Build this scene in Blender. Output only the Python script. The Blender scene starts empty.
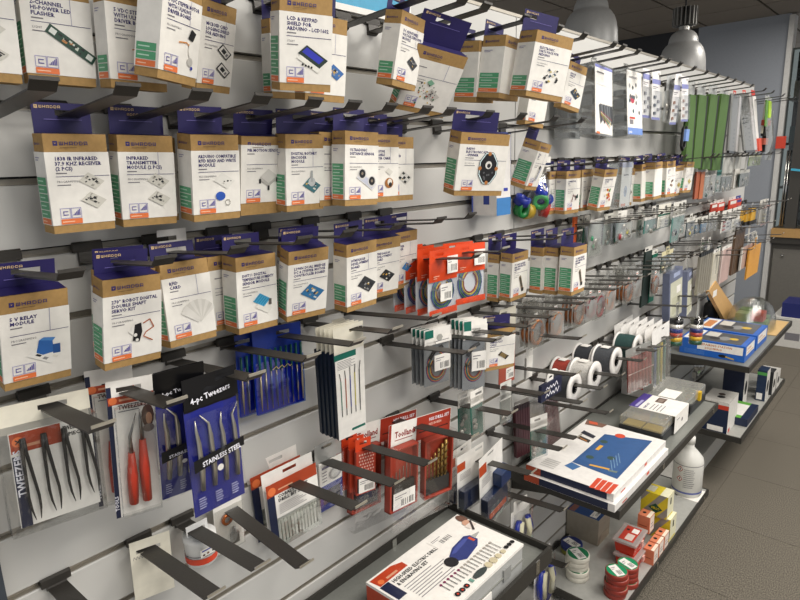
import bpy, math, random
from mathutils import Vector, Matrix, Euler
# ---------------------------------------------------------------- camera, world, lights, exposure
S = bpy.context.scene
COL = S.collection
cd = bpy.data.cameras.new('camera'); cam = bpy.data.objects.new('camera', cd); COL.objects.link(cam)
yw, pt, rl = (math.radians(a) for a in (47.847, 12.898, -1.781))
F = Vector((math.sin(yw)*math.cos(pt), math.cos(yw)*math.cos(pt), -math.sin(pt)))
R0 = Vector((math.cos(yw), -math.sin(yw), 0)); U0 = R0.cross(F)
RX = R0*math.cos(rl) + U0*math.sin(rl); UP = -R0*math.sin(rl) + U0*math.cos(rl)
cam.matrix_world = Matrix(((RX.x, UP.x, -F.x, 0), (RX.y, UP.y, -F.y, -.95), (RX.z, UP.z, -F.z, 1.6), (0, 0, 0, 1)))
cd.sensor_width = 36; cd.lens = 27; cd.clip_start = .02
S.camera = cam
w = bpy.data.worlds.new('store_ambient'); S.world = w; w.use_nodes = True
w.node_tree.nodes['Background'].inputs[0].default_value = (.95, .97, 1, 1)
w.node_tree.nodes['Background'].inputs[1].default_value = .5
def area(x, y, z, sx, sy, e, col=(1, .95, .88), rot=(0, 0, 0)):
    l = bpy.data.lights.new('ceiling_panel', 'AREA'); l.shape = 'RECTANGLE'; l.size = sx; l.size_y = sy
    l.energy = e; l.color = col
    o = bpy.data.objects.new('ceiling_panel', l); o.location = (x, y, z); o.rotation_euler = rot; COL.objects.link(o)
for lx, ly, le in ((.4, -1.6, 34), (2.2, -1.4, 46), (4.2, -1.5, 46), (1.4, -3, 50)):
    area(lx, ly, 2.74, 1.2, .9, le)
area(5.6, -.1, 2.74, .6, .6, 16)
S.view_settings.view_transform = 'Standard'; S.view_settings.look = 'None'
S.view_settings.gamma = 1; S.view_settings.use_curve_mapping = False
S.view_settings.exposure = 0.12
S.cycles.transparent_max_bounces = 24
random.seed(4)
# ---------------------------------------------------------------- materials
def lin(h):
    h = h.lstrip('#'); v = [int(h[i:i+2], 16)/255 for i in (0, 2, 4)]
    return tuple(c/12.92 if c <= .04045 else ((c+.055)/1.055)**2.4 for c in v) + (1,)
_m = {}
def M(h, rough=.55, metal=0, var=.05, scale=60, bump=0, emit=0):
    k = (h, rough, metal, var, scale, bump, emit)
    if k in _m: return _m[k]
    m = bpy.data.materials.new('surface'); m.use_nodes = True
    nt = m.node_tree; b = nt.nodes['Principled BSDF']; c = lin(h)
    b.inputs['Roughness'].default_value = rough; b.inputs['Metallic'].default_value = metal
    tc = nt.nodes.new('ShaderNodeTexCoord'); n = nt.nodes.new('ShaderNodeTexNoise'); n.inputs['Scale'].default_value = scale
    r = nt.nodes.new('ShaderNodeValToRGB')
    r.color_ramp.elements[0].position = .3; r.color_ramp.elements[1].position = .7
    r.color_ramp.elements[0].color = tuple(x*(1-var) for x in c[:3]) + (1,)
    r.color_ramp.elements[1].color = tuple(min(1, x*(1+var)) for x in c[:3]) + (1,)
    nt.links.new(tc.outputs['Object'], n.inputs['Vector']); nt.links.new(n.outputs[0], r.inputs[0]); nt.links.new(r.outputs[0], b.inputs['Base Color'])
    if bump:
        bp = nt.nodes.new('ShaderNodeBump'); bp.inputs['Strength'].default_value = bump; bp.inputs['Distance'].default_value = .002
        nt.links.new(n.outputs[0], bp.inputs['Height']); nt.links.new(bp.outputs[0], b.inputs['Normal'])
    if emit:
        b.inputs['Emission Color'].default_value = c; b.inputs['Emission Strength'].default_value = emit
    _m[k] = m; return m
def clear(tint='#ffffff', gloss=.1, rough=.08, haze=0):
    k = ('clear', tint, gloss, rough, haze)
    if k in _m: return _m[k]
    m = bpy.data.materials.new('clear_plastic'); m.use_nodes = True; nt = m.node_tree; nt.nodes.clear()
    o = nt.nodes.new('ShaderNodeOutputMaterial'); t = nt.nodes.new('ShaderNodeBsdfTransparent'); t.inputs[0].default_value = lin(tint)
    g = nt.nodes.new('ShaderNodeBsdfGlossy'); g.inputs['Roughness'].default_value = rough
    f = nt.nodes.new('ShaderNodeLayerWeight'); f.inputs[0].default_value = .25
    mp = nt.nodes.new('ShaderNodeMapRange'); mp.inputs[3].default_value = gloss*.5; mp.inputs[4].default_value = min(.75, gloss*5)
    x = nt.nodes.new('ShaderNodeMixShader')
    tc = nt.nodes.new('ShaderNodeTexCoord'); n = nt.nodes.new('ShaderNodeTexNoise'); n.inputs['Scale'].default_value = 45
    bp = nt.nodes.new('ShaderNodeBump'); bp.inputs['Strength'].default_value = .35; bp.inputs['Distance'].default_value = .004
    L = nt.links.new
    L(tc.outputs['Object'], n.inputs['Vector']); L(n.outputs[0], bp.inputs['Height']); L(bp.outputs[0], g.inputs['Normal'])
    L(f.outputs[1], mp.inputs[0]); L(mp.outputs[0], x.inputs[0]); L(t.outputs[0], x.inputs[1]); L(g.outputs[0], x.inputs[2])
    if haze:
        d = nt.nodes.new('ShaderNodeBsdfDiffuse'); d.inputs[0].default_value = lin('#d8d8d4'); x2 = nt.nodes.new('ShaderNodeMixShader'); x2.inputs[0].default_value = haze
        L(x.outputs[0], x2.inputs[1]); L(d.outputs[0], x2.inputs[2]); L(x2.outputs[0], o.inputs[0])
    else: L(x.outputs[0], o.inputs[0])
    _m[k] = m; return m
WHITE = M('#e9e6df', .5); PAPER = M('#efece6', .45); KRAFT = M('#a5834f', .75, var=.09, scale=160); PURPLE = M('#211a54', .5); INK = M('#2d2566', .5)
GREEN = M('#549f74', .5); ORANGE = M('#e2753f', .5); BLACK = M('#17171a', .5); DARK = M('#2b2a28', .45); GREYINK = M('#77757a', .6); TAN = M('#cdb083', .6)
STEEL = M('#8f8e8c', .3, 1); CHROME = M('#c9c8c4', .18, 1); HOOK = M('#3b3834', .42, .25, bump=.1, scale=300); HOOKTIP = M('#c4beb0', .3, .7); NAVY = M('#16203f', .4); RED = M('#c23a24', .45); REDBROWN = M('#a8401f', .45)
CLEAR = clear(); CLEARHARD = clear('#f6f7f7', .14, .05); BAG = clear('#f0f0ee', .16, .16, .13); HAZE = clear('#eceeee', .13, .2, .3)
LIGHTINK = M('#e9e9f2', .5); BLUEC = M('#2c3a9c', .4); TEAL = M('#12695a', .5); DKGREEN = M('#0d3f38', .5); CREAM = M('#e6e1d0', .5)
# ---------------------------------------------------------------- mesh building
_t = {}
def tmesh(s, bold):
    k = (s, bold)
    if k not in _t:
        c = bpy.data.curves.new('t', 'FONT'); c.body = s; c.resolution_u = 1; c.offset = .03 if bold else 0; c.space_character = 1.05
        o = bpy.data.objects.new('t', c); me = o.to_mesh()
        vs = [(v.co.x, v.co.y) for v in me.vertices]; fs = [tuple(p.vertices) for p in me.polygons]
        o.to_mesh_clear(); bpy.data.objects.remove(o); bpy.data.curves.remove(c)
        _t[k] = (vs, fs, max([v[0] for v in vs] or [1]))
    return _t[k]
GL = dict(W=('10101', '10101', '10101', '10101', '11111'), H=('10001', '10001', '11111', '10001', '10001'), A=('11111', '10001', '10001', '11111', '10001'), D=('11110', '10001', '10001', '10001', '11110'))
class MB:
    def __init__(s): s.v = []; s.f = []; s.mi = []; s.ms = []; s.sm = []; s.k = 0
    def mat(s, m):
        if m not in s.ms: s.ms.append(m)
        return s.ms.index(m)
    def face(s, pts, m, smooth=False):
        i = len(s.v); s.v += [tuple(p) for p in pts]; s.f.append(tuple(range(i, i+len(pts)))); s.mi.append(s.mat(m)); s.sm.append(smooth)
    def mesh(s, vs, fs, m, smooth=False):
        i = len(s.v); s.v += [tuple(p) for p in vs]; k = s.mat(m)
        for f in fs: s.f.append(tuple(j+i for j in f)); s.mi.append(k); s.sm.append(smooth)
    def box(s, x0, x1, y0, y1, z0, z1, m, skip='', rot=0):
        vs = [(x, y, z) for x in (x0, x1) for y in (y0, y1) for z in (z0, z1)]
        if rot:
            cx, cy = (x0+x1)/2, (y0+y1)/2; c, sn = math.cos(rot), math.sin(rot)
            vs = [(cx+(x-cx)*c-(y-cy)*sn, cy+(x-cx)*sn+(y-cy)*c, z) for x, y, z in vs]
        fs = dict(x=(0, 1, 3, 2), X=(4, 6, 7, 5), y=(0, 4, 5, 1), Y=(2, 3, 7, 6), z=(0, 2, 6, 4), Z=(1, 5, 7, 3))
        s.mesh(vs, [f for k, f in fs.items() if k not in skip], m)
    def prism(s, poly, axis, a, b, m):   # poly of 2d points swept along an axis
        def P(q, t): return (t, q[0], q[1]) if axis == 'x' else (q[0], t, q[1]) if axis == 'y' else (q[0], q[1], t)
        n = len(poly); vs = [P(q, a) for q in poly] + [P(q, b) for q in poly]
        s.mesh(vs, [tuple(range(n))[::-1], tuple(range(n, 2*n))] + [(i, (i+1) % n, n+(i+1) % n, n+i) for i in range(n)], m)
    def lathe(s, prof, m, n=20, o=(0, 0, 0), axis='z', smooth=True):
        vs = []
        for r, h in prof:
            for i in range(n):
                a = 2*math.pi*i/n; c, sn = r*math.cos(a), r*math.sin(a)
                p = (c, sn, h) if axis == 'z' else (c, h, sn) if axis == 'y' else (h, c, sn)
                vs.append((o[0]+p[0], o[1]+p[1], o[2]+p[2]))
        fs = [(j*n+i, j*n+(i+1) % n, (j+1)*n+(i+1) % n, (j+1)*n+i) for j in range(len(prof)-1) for i in range(n)]
        s.mesh(vs, fs, m, smooth)
    def tube(s, pts, r, m, n=7, closed=False):
        pts = [Vector(p) for p in pts]; vs = []; N = len(pts)
        for i, p in enumerate(pts):
            d = (pts[(i+1) % N] - pts[i-1]) if closed else (pts[min(i+1, N-1)] - pts[max(i-1, 0)])
            d.normalize(); a = d.orthogonal() if abs(d.z) > .95 else d.cross(Vector((0, 0, 1))); a.normalize(); b = d.cross(a)
            rr = r[i] if isinstance(r, (list, tuple)) else r
            vs += [p + a*rr*math.cos(2*math.pi*k/n) + b*rr*math.sin(2*math.pi*k/n) for k in range(n)]
        fs = [(i*n+k, i*n+(k+1) % n, ((i+1) % N)*n+(k+1) % n, ((i+1) % N)*n+k) for i in range(N if closed else N-1) for k in range(n)]
        if not closed: fs += [tuple(range(n))[::-1], tuple(range((N-1)*n, N*n))]
        s.mesh(vs, fs, m, True)
    # ---- flat print on a face: frame (o, u, v), drawn just proud of the surface along n
    def frame(s, o, u, v):
        s.o, s.u, s.vv = Vector(o), Vector(u), Vector(v); s.n = s.u.cross(s.vv); s.k = 0; return s
    def at(s, x, y): return s.o + s.u*x + s.vv*y + s.n*(.00035 + .00003*s.k)
    def poly(s, pts, m): s.face([s.at(*p) for p in pts], m); s.k += 1
    def rect(s, x0, y0, x1, y1, m): s.poly([(x0, y0), (x1, y0), (x1, y1), (x0, y1)], m)
    def circ(s, x, y, r, m, n=14, ry=None): s.poly([(x+r*math.cos(2*math.pi*i/n), y+(ry or r)*math.sin(2*math.pi*i/n)) for i in range(n)], m)
    def line(s, x0, y0, x1, y1, t, m):
        d = Vector((x1-x0, y1-y0)); d.normalize(); a, b = -d.y*t/2, d.x*t/2
        s.poly([(x0+a, y0+b), (x0-a, y0-b), (x1-a, y1-b), (x1+a, y1+b)], m)
    def path(s, pts, t, m):
        for a, b in zip(pts, pts[1:]): s.line(*a, *b, t, m)
    def text(s, t, x, y, h, m, bold=True, maxw=None, ang=0):
        vs, fs, wd = tmesh(t, bold); k = h/.7; kx = min(k, maxw/wd) if maxw else k; c, sn = math.cos(ang), math.sin(ang)
        s.mesh([s.at(x+vx*kx*c-vy*k*sn, y+vx*kx*sn+vy*k*c) for vx, vy in vs], fs, m); s.k += 1
    def logo(s, x, y, h, m, hole):
        s.rect(x, y-h*.15, x+h*1.25, y+h*1.15, m); s.poly([(x+h*.3, y+h*.75), (x+h*.62, y+h*.25), (x+h*.95, y+h*.75), (x+h*.62, y+h*.6)], hole)
        x += h*1.7
        for ch in 'WHADDA':
            for r, row in enumerate(GL[ch]):
                i = 0
                while i < 5:
                    if row[i] == '1':
                        j = i
                        while j < 5 and row[j] == '1': j += 1
                        s.rect(x+i*h*.2, y+(4-r)*h*.2, x+j*h*.2, y+(5-r)*h*.2, m); i = j
                    else: i += 1
            x += h*1.32
    def iso(s, cx, cy, x0, y0, x1, y1, m, a=(.80, -.46), b=(.62, .52)):   # a parallelogram lying on an isometric board
        s.poly([(cx+p*a[0]+q*b[0], cy+p*a[1]+q*b[1]) for p, q in ((x0, y0), (x1, y0), (x1, y1), (x0, y1))], m)
    def build(s, name, parent=None, loc=(0, 0, 0), rot=(0, 0, 0), bevel=0):
        me = bpy.data.meshes.new(name); me.from_pydata(s.v, [], s.f)
        for m in s.ms: me.materials.append(m)
        me.polygons.foreach_set('material_index', s.mi); me.polygons.foreach_set('use_smooth', s.sm)
        o = bpy.data.objects.new(name, me); o.location = loc; o.rotation_euler = rot; COL.objects.link(o)
        if parent: o.parent = parent
        if bevel:
            b = o.modifiers.new('bevel', 'BEVEL'); b.width = bevel; b.segments = 2; b.limit_method = 'ANGLE'
        return o
def tag(o, label, cat, group=None):
    o['label'] = label; o['category'] = cat
    if group: o['group'] = group
    return o
def thing(name, label, cat, loc, rot=(0, 0, 0), group=None):
    o = bpy.data.objects.new(name, None); o.empty_display_size = .02; o.location = loc; o.rotation_euler = rot; COL.objects.link(o)
    return tag(o, label, cat, group)
def struct(o): o['kind'] = 'structure'; return o
FR = ((0, 0, 0), (1, 0, 0), (0, 0, 1))
def wavy(W, H, b, ny, m, y0=0, seed=1, nx=7):
    rd = random.Random(seed); g = MB(); vs = []; fs = []
    for j in range(ny+1):
        for i in range(nx+1):
            u, v = i/nx, j/ny; q = b*math.sin(math.pi*u)*math.sin(math.pi*min(1, v*1.1)) + rd.uniform(-1, 1)*b*.18
            vs.append((u*W, y0-q, v*H))
    for j in range(ny):
        for i in range(nx):
            a = j*(nx+1)+i; fs.append((a, a+1, a+nx+2, a+nx+1))
    g.mesh(vs, fs, m, True); return g
def slot_plate(g, x0, x1, z0, z1, hx, hz, hw, hh, y0, y1, m):   # plate with a hanging slot
    xs = (x0, hx-hw, hx+hw, x1); zs = (z0, hz-hh, hz+hh, z1)
    for i in range(3):
        for j in range(3):
            if not (i == 1 and j == 1) and xs[i+1] > xs[i] and zs[j+1] > zs[j]: g.box(xs[i], xs[i+1], y0, y1, zs[j], zs[j+1], m)
P={'ledflasher':(.2898,-.0606,1.7149,.0427,.0333,-.1304,.0801,.1279,.03),'stepper_back':(.3716,-.1108,1.7085,.0807,.0141,.0474,.08,.128,.032),'stepper_front':(.3998,-.1824,1.7149,.1944,.0369,.4406,.08,.1281,.0378),
'microsd':(.5102,-.0854,1.7163,.2321,-.0102,.3471,.0799,.128,.03),'lcd':(.5692,-.213,1.7074,.1701,.0094,-.2872,.0801,.128,.0364),'lcd_right':(.6529,-.1673,1.7025,.1227,.0228,-.0693,.08,.128,.03),
'lcd_left':(.6771,-.0498,1.7173,.087,-.0106,-.0526,.08,.1279,.0274),'stepdown':(.8571,-.1705,1.7386,.1777,.064,.1564,.08,.128,.0387),'assort':(.929,-.1102,1.7052,.5335,.1461,-.2715,.1201,.1299,.03),
'side1':(1.168,-.1392,1.727,.0988,-.0203,.0714,.08,.128,.062),'side2':(1.169,-.1993,1.7309,.1141,.054,.0057,.08,.128,.0623),'parts_kit':(1.1695,-.2657,1.7293,.1326,.1179,-.3432,.1004,.1297,.0873),
'far_tilt':(1.6584,-.0957,1.7429,.0632,.1999,-.2199,.08,.128,.03),'ir_recv':(.2843,-.0844,1.5218,.0585,.0016,.0362,.0801,.1279,.0333),'ir_tx':(.3771,-.0798,1.5218,.0849,.0172,-.0237,.0801,.1279,.0304),
'rfid_rw':(.47,-.1109,1.5215,.1165,-.0013,-.0061,.0799,.1281,.0413),'pir':(.5666,-.0881,1.5221,.172,.0077,-.0356,.08,.128,.03),'rotary':(.6361,-.1215,1.5236,.0892,-.0026,-.0247,.08,.128,.03),
'ultra':(.7263,-.1694,1.5282,.0455,.0297,-.015,.08,.128,.0358),'row2_7':(.8274,-.1298,1.5259,.0482,.0136,-.007,.08,.128,.03),'row2_8':(.9,-.1055,1.5234,.0363,.0125,-.0397,.08,.128,.03),
'magic':(1.0099,-.1945,1.5299,.1693,.0548,-.3655,.1202,.1278,.0464),'tilt2':(1.4405,-.109,1.5192,.312,.088,.1368,.08,.128,.0507),'relay':(.1963,-.0875,1.3301,.2001,.0279,.0358,.08,.1279,.03),
'servo':(.3042,-.1305,1.3359,.1601,.0375,.037,.0803,.1278,.0308),'rfid_card':(.4119,-.1074,1.3365,-.05,.0046,.0456,.0799,.128,.03),'dht':(.5276,-.1129,1.331,.0469,.0139,.039,.0799,.128,.0401),
'l298':(.6184,-.1222,1.3343,.2061,-.0115,-.1264,.0801,.1279,.0308),'atmega':(.7384,-.1478,1.3299,.0806,-.0227,.0234,.0801,.128,.0366),'row3_7':(.8605,-.0828,1.3228,.1645,-.0252,-.1088,.08,.1279,.03),
'row3_8':(.9438,-.0721,1.325,.0978,-.0243,-.0015,.08,.1279,.03),'r3A':(1.3381,-.0923,1.227,.0252,.003,.098,.08,.128,.0356),'r3B':(1.3378,-.1316,1.2324,.0547,-.0146,.0082,.08,.128,.0385),
'r3C':(1.4467,-.1618,1.237,.0299,-.0222,.0258,.08,.128,.0396),'r3D':(1.4589,-.1995,1.2372,.024,-.0055,.0631,.08,.128,.0392),'r3E':(1.4419,-.2519,1.2445,.0342,.0016,.0292,.08,.1281,.0403),
'C1':(1.6932,-.0995,1.4317,.0332,-.0049,-.0789,.08,.128,.0373),'C2':(1.7995,-.1016,1.4328,.0039,-.009,-.0231,.08,.128,.03),'C3':(1.8081,-.1509,1.4337,.1687,.0066,-.0728,.08,.128,.0381),
'C5':(2.0645,-.1235,1.4311,.0909,.0385,-.0427,.08,.128,.03),'C6':(2.1421,-.1622,1.4401,-.014,-.0549,-.0625,.08,.128,.0317),'C7':(2.1737,-.1926,1.4456,-.0022,-.0302,.0241,.08,.128,.0384),
'C8':(2.2949,-.1931,1.4462,-.0099,-.0318,-.0527,.08,.128,.0387),'C9':(2.6474,-.0988,1.4252,.1365,-.0463,-.119,.08,.128,.03),'C10':(2.7132,-.1235,1.4382,.0702,.011,-.0823,.08,.128,.03),
'tweez_set':(.172,-.1,1.1346,-.0186,.0328,-.101,.1168,.1426,.004),'tweez_red':(.3001,-.11,1.098,.0197,.0495,-.1876,.0638,.2126,.004),'tweez_red_back':(.2918,-.07,1.1065,-.0325,.0398,-.2016,.0654,.212,.004),
'pouch_front':(.3794,-.19,1.0972,.0145,-.0052,.0225,.0869,.2122,.004),'pouch_back':(.3731,-.1,1.0935,.3482,-.0402,-.2049,.0686,.2524,.004),'file_a':(.5571,-.03,1.1244,-.1042,.3254,.7627,.1775,.1611,.004),
'file_b':(.5889,-.055,1.1497,-.0534,.0719,.0456,.1171,.1412,.004),'carver':(.7416,-.1,1.0548,.1977,-.1075,-.2179,.0663,.2373,.004),'cable_a':(1.0063,-.11,1.0827,.073,-.0424,-.2837,.0752,.1466,.004),
'cable_b':(1.1262,-.13,1.0425,-.0434,.0411,-.3809,.0699,.1804,.004),'flatcable':(1.223,-.13,1.071,-.0104,.0489,-.3149,.0941,.1083,.004),'redcard':(1.3489,-.09,.9822,.0389,-.0366,-.1268,.0694,.1684,.004),
'bag1':(.9841,-.15,1.2654,.0082,.0132,-.0213,.0977,.1497,.004),'bag2':(1.081,-.15,1.2752,-.0457,.0519,-.0308,.114,.1419,.004),'blankcard':(.3358,-.03,.8983,.0286,.0207,-.2249,.0636,.1107,.004),
'coppercard':(.4906,-.035,.8971,.0365,.005,-.0028,.0599,.1092,.004),'bitset':(.5976,-.055,.8563,.0206,-.0501,-.068,.1198,.1502,.004),'sawcard':(.7432,-.02,.8547,.1736,-.0915,-.1088,.0694,.1608,.004),
'redcomb':(.819,-.06,.8801,-.0097,.0609,-.1646,.052,.1155,.004),'case_l':(.8769,-.105,.8214,-.0027,.0639,-.0706,.09,.1515,.004),'case_r':(.9979,-.105,.799,.1213,-.0366,-.2832,.0837,.1652,.004),
'drillcard':(.9047,-.085,.9738,-.0041,.1204,-.0361,.223,.0473,.004),'greenbag_a':(1.1516,-.1,.8947,.0129,-.0214,-.134,.058,.1122,.004),'greenbag_b':(1.1403,-.15,.9156,-.0119,-.0351,-.0551,.0508,.1114,.004),
'clearbag':(1.3179,-.12,.8822,.0087,-.0238,-.1012,.0489,.0883,.004),'maroon':(1.6189,-.05,.6275,-.1497,.2568,.0881,.25,.1952,.004),'maroon_strip':(1.5536,-.03,.6589,-.014,-.0453,-.222,.0666,.1738,.004),
'greentab':(1.4973,-.115,.6989,-.0399,.0067,-.2615,.0718,.1208,.004),'bits1':(1.189,-.085,.6655,.0649,-.0762,-.087,.1113,.145,.004),'bits2':(1.2447,-.125,.6105,.0788,-.1631,.0358,.1229,.198,.004),
'bits0':(1.2081,-.04,.6386,.0576,-.068,-.0212,.1081,.1596,.004),'bluebox':(1.3183,-.1,1.4586,-.0049,-.0063,-.0442,.0619,.2035,.004),'rollbag':(1.4344,-.1,1.4191,.03,0,0,.1812,.1113,.04),
'whitehang':(.4432,-.04,1.4518,.03,0,0,.049,.0382,.004),'c4':(1.9229,-.175,1.436,.03,0,0,.0836,.1439,.045),'navycard':(1.6117,-.06,1.5274,.03,0,0,.0732,.0582,.004),
'org1':(1.7717,-.15,1.6645,-.0811,.0655,.0021,.132,.2106,.05),'org2':(2.0192,-.15,1.6625,-.083,.0151,.0202,.1431,.2159,.05),'org0':(1.767,-.07,1.6549,.03,0,0,.0751,.1442,.05),
'slim1':(2.2135,-.13,1.7299,-.0458,.0136,.0111,.0777,.1482,.004),'slim2':(2.2777,-.14,1.7241,-.0387,.0069,.0026,.0821,.1399,.004),'slim3':(2.4445,-.12,1.7172,.03,0,0,.0781,.144,.004),
'slim4':(2.4676,-.14,1.7102,.0698,-.0172,-.0159,.0675,.1435,.004),'slim5':(2.5695,-.15,1.7238,-.0386,-.035,-.0155,.0779,.1405,.004),'probe':(2.6402,-.12,1.6151,.03,0,0,.089,.1183,.004),
'green1':(2.7344,-.12,1.5423,-.0016,.0065,-.0434,.0863,.2947,.004),'green2':(2.8387,-.12,1.5358,.0127,.0026,-.0537,.1164,.3063,.004),'green3':(2.9819,-.12,1.5275,.0285,.0032,-.0566,.1195,.3247,.004),
'green4':(3.1349,-.12,1.5189,.0381,.0111,-.0596,.1336,.3441,.004),'grey1':(3.3882,-.12,1.598,-.0356,.0624,-.0604,.142,.2847,.004),'grey2':(3.5521,-.16,1.5941,-.1826,-.02,-.1403,.1544,.3031,.004),
'redwhite':(3.8414,-.15,1.5998,-.1481,-.0183,.0548,.2287,.3159,.004),'brush':(3.9501,-.14,1.5957,.03,0,0,.2292,.2951,.004),'limebag':(3.93,-.17,1.5543,-.0537,.0343,.0154,.2588,.3295,.004),
'o1':(2.9605,-.1,1.3949,.03,0,0,.0683,.1228,.004),'o2':(3.0288,-.1,1.3904,.03,0,0,.0709,.1251,.004),'p1':(3.1064,-.1,1.3896,.03,0,0,.0906,.1232,.004),'p2':(3.2025,-.1,1.3932,.03,0,0,.0951,.1213,.004),
'p3':(3.302,-.1,1.4025,.03,0,0,.0814,.1043,.004),'dg1':(3.391,-.1,1.4024,.03,0,0,.085,.0965,.004),'dg2':(3.4742,-.1,1.402,.03,0,0,.1187,.0936,.004),'wh1':(3.6283,-.1,1.4098,.03,0,0,.1166,.102,.004),
'dg3':(3.6654,-.12,1.4111,.03,0,0,.2124,.0927,.004),'lime':(3.842,-.12,1.519,.03,0,0,.2923,.0616,.004),'og1':(1.8218,-.07,1.3262,.03,0,0,.0254,.0852,.004),
'dk1':(1.8509,-.07,1.3219,.03,0,0,.0411,.0699,.004),'gr1':(1.8739,-.08,1.2794,.03,0,0,.0422,.1144,.004),'cl1':(1.8323,-.12,1.2776,.03,0,0,.1009,.145,.004),
'dk2':(1.9808,-.08,1.2957,.03,0,0,.0582,.0772,.004),'cl2':(1.9918,-.1,1.2986,.03,0,0,.068,.0909,.004),'dk3':(2.0597,-.1,1.2902,.03,0,0,.0714,.1039,.004),
'cl3':(2.0279,-.13,1.3096,.03,0,0,.08,.0878,.004),'ye1':(2.1835,-.1,1.3021,.03,0,0,.0579,.0746,.004),'cl4':(2.3454,-.08,1.2828,.03,0,0,.0583,.087,.004),
'te1':(2.3108,-.12,1.3032,.03,0,0,.1587,.0668,.004),'wg1':(2.436,-.13,1.3114,.03,0,0,.142,.0568,.004),'te2':(2.5596,-.14,1.2392,.03,0,0,.1022,.1344,.004),
'te3':(2.6925,-.13,1.2641,.03,0,0,.0608,.0999,.004),'tk1':(2.8871,-.1,1.22,.03,0,0,.1201,.0939,.004),'bl1':(3.0178,-.1,1.2262,.03,0,0,.0876,.0582,.004),
'bl2':(3.0756,-.11,1.2248,.03,0,0,.0995,.0591,.004),'gy1':(3.2272,-.1,1.2179,.03,0,0,.1067,.0768,.004),'gy2':(3.3323,-.1,1.211,.03,0,0,.1318,.079,.004),
'rw1':(3.4051,-.12,1.1917,.03,0,0,.1803,.0968,.004),'wt1':(3.6064,-.12,1.1709,.03,0,0,.1757,.0961,.004),'yl1':(3.7647,-.12,1.2035,.03,0,0,.097,.0751,.004),
'yl2':(3.8314,-.13,1.1922,.03,0,0,.091,.082,.004),'yl3':(3.8916,-.14,1.1892,.03,0,0,.1662,.0953,.004),'wg2':(4.212,-.12,1.1579,.03,0,0,.1695,.1339,.004),
'wr1':(4.2716,-.13,1.1497,.03,0,0,.2364,.1172,.004),'rt1':(3.4426,-.05,1.2936,.03,0,0,.1136,.043,.004),'rt2':(3.5642,-.05,1.2887,.03,0,0,.1305,.0443,.004),
'rt3':(3.7966,-.05,1.2809,.03,0,0,.1564,.0525,.004),'rt4':(3.9466,-.05,1.2886,.03,0,0,.1179,.042,.004),'dkp1':(2.3767,-.1,1.0027,.03,0,0,.0791,.2257,.004),
'gnp1':(2.4586,-.1,1.0048,.03,0,0,.065,.2014,.004),'grs1':(2.9722,-.14,.9415,.03,0,0,.2113,.2021,.004),'bei1':(3.2605,-.12,.8988,.03,0,0,.1323,.2063,.004),
'dgp':(3.3507,-.12,.9902,.03,0,0,.0578,.1414,.004),'pin1':(3.4342,-.12,.918,.03,0,0,.1865,.1817,.004),'brn1':(3.6236,-.13,.9374,.03,0,0,.2053,.2398,.004),
'clc1':(3.7219,-.15,.9525,.03,0,0,.2957,.128,.004),'ora1':(3.8387,-.16,.8815,.03,0,0,.3021,.1823,.004),'wsm1':(3.0452,-.12,1.1405,.03,0,0,.2038,.0354,.004),
'wsm2':(3.8047,-.13,1.0832,.03,0,0,.3524,.0492,.004),'gbb1':(2.5247,-.12,1.1131,.03,0,0,.1387,.0957,.004),'gsm':(4.2046,-.1,1.0338,.03,0,0,.1387,.0463,.004),
'wlo1':(1.9047,-.08,1.272,.03,0,0,.0392,.0447,.004),'wcp1':(1.4638,-.1,1.1527,.03,0,0,.0397,.0388,.004),'bgp1':(2.6059,-.14,.9,-.031,-.0504,.0045,.1702,.2103,.02),
'bgp2':(2.8441,-.1401,.8718,-.0415,.037,.1546,.3035,.2061,.02),'shrink':(2.3541,-.17,.6673,-.0197,-.0912,-.0707,.176,.2702,.004),'shrinkred':(2.1268,-.16,.7267,.0408,-.1305,-.3494,.1339,.1577,.004),
'navylogo':(1.4999,-.14,.8948,.03,0,0,.1274,.0521,.004),'smallwh1':(1.6722,-.1,.8484,.03,0,0,.0706,.0388,.004),'triwh':(1.5157,-.08,.9496,.03,0,0,.0422,.0676,.004)}

P = {k: list(v) for k, v in P.items()}
# ---------------------------------------------------------------- structure: slat wall, floor, ceiling
SLAT = M('#c6c5c1', .45, var=.02, scale=8); ALU = M('#a39d92', .4, .5)
g = MB(); g.box(.169, 4.34, .016, .05, 0, 1.99, M('#3a3a3a', .8))
wall = struct(g.build('wall_back'))
bays = ((.169, 1.566), (1.570, 2.962), (2.966, 4.34))
sm = None
for x0, x1 in bays:
    s_me = g_me = None
    for k in range(18):
        z = .197+.1*k
        if s_me is None:
            g = MB(); t = .0015
            g.prism([(.0, 0), (t, -.0), (.016, 0), (.016, .088), (t, .088), (0, .086)], 'x', x0, x1, SLAT); so = g.build('slat', wall, (0, 0, z)); s_me = so.data
            g = MB(); g.box(x0, x1, .010, .015, .001, .009, ALU); g.box(x0, x1, .003, .015, .0005, .0015, ALU); go = g.build('groove_insert', wall, (0, 0, z-.012)); g_me = go.data
        else:
            for nm, me, zz in (('slat', s_me, z), ('groove_insert', g_me, z-.012)):
                o = bpy.data.objects.new(nm, me); o.location = (0, 0, zz); o.parent = wall; COL.objects.link(o)
    g = MB(); g.box(x0, x1, 0, .016, .098, .184, SLAT); g.build('slat', wall)
g = MB(); g.box(.169, 4.342, -.001, .05, 1.985, 1.993, ALU); struct(g.build('trim_1'))
g = MB(); g.box(.14, .169, -.012, .05, 0, 1.99, M('#3c434b', .5)); struct(g.build('trim_2'))
g = MB(); g.box(.17, 4.34, -.2, .0, 0, .098, M('#b3b1ab', .5)); struct(g.build('baseboard_gondola'))
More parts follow.
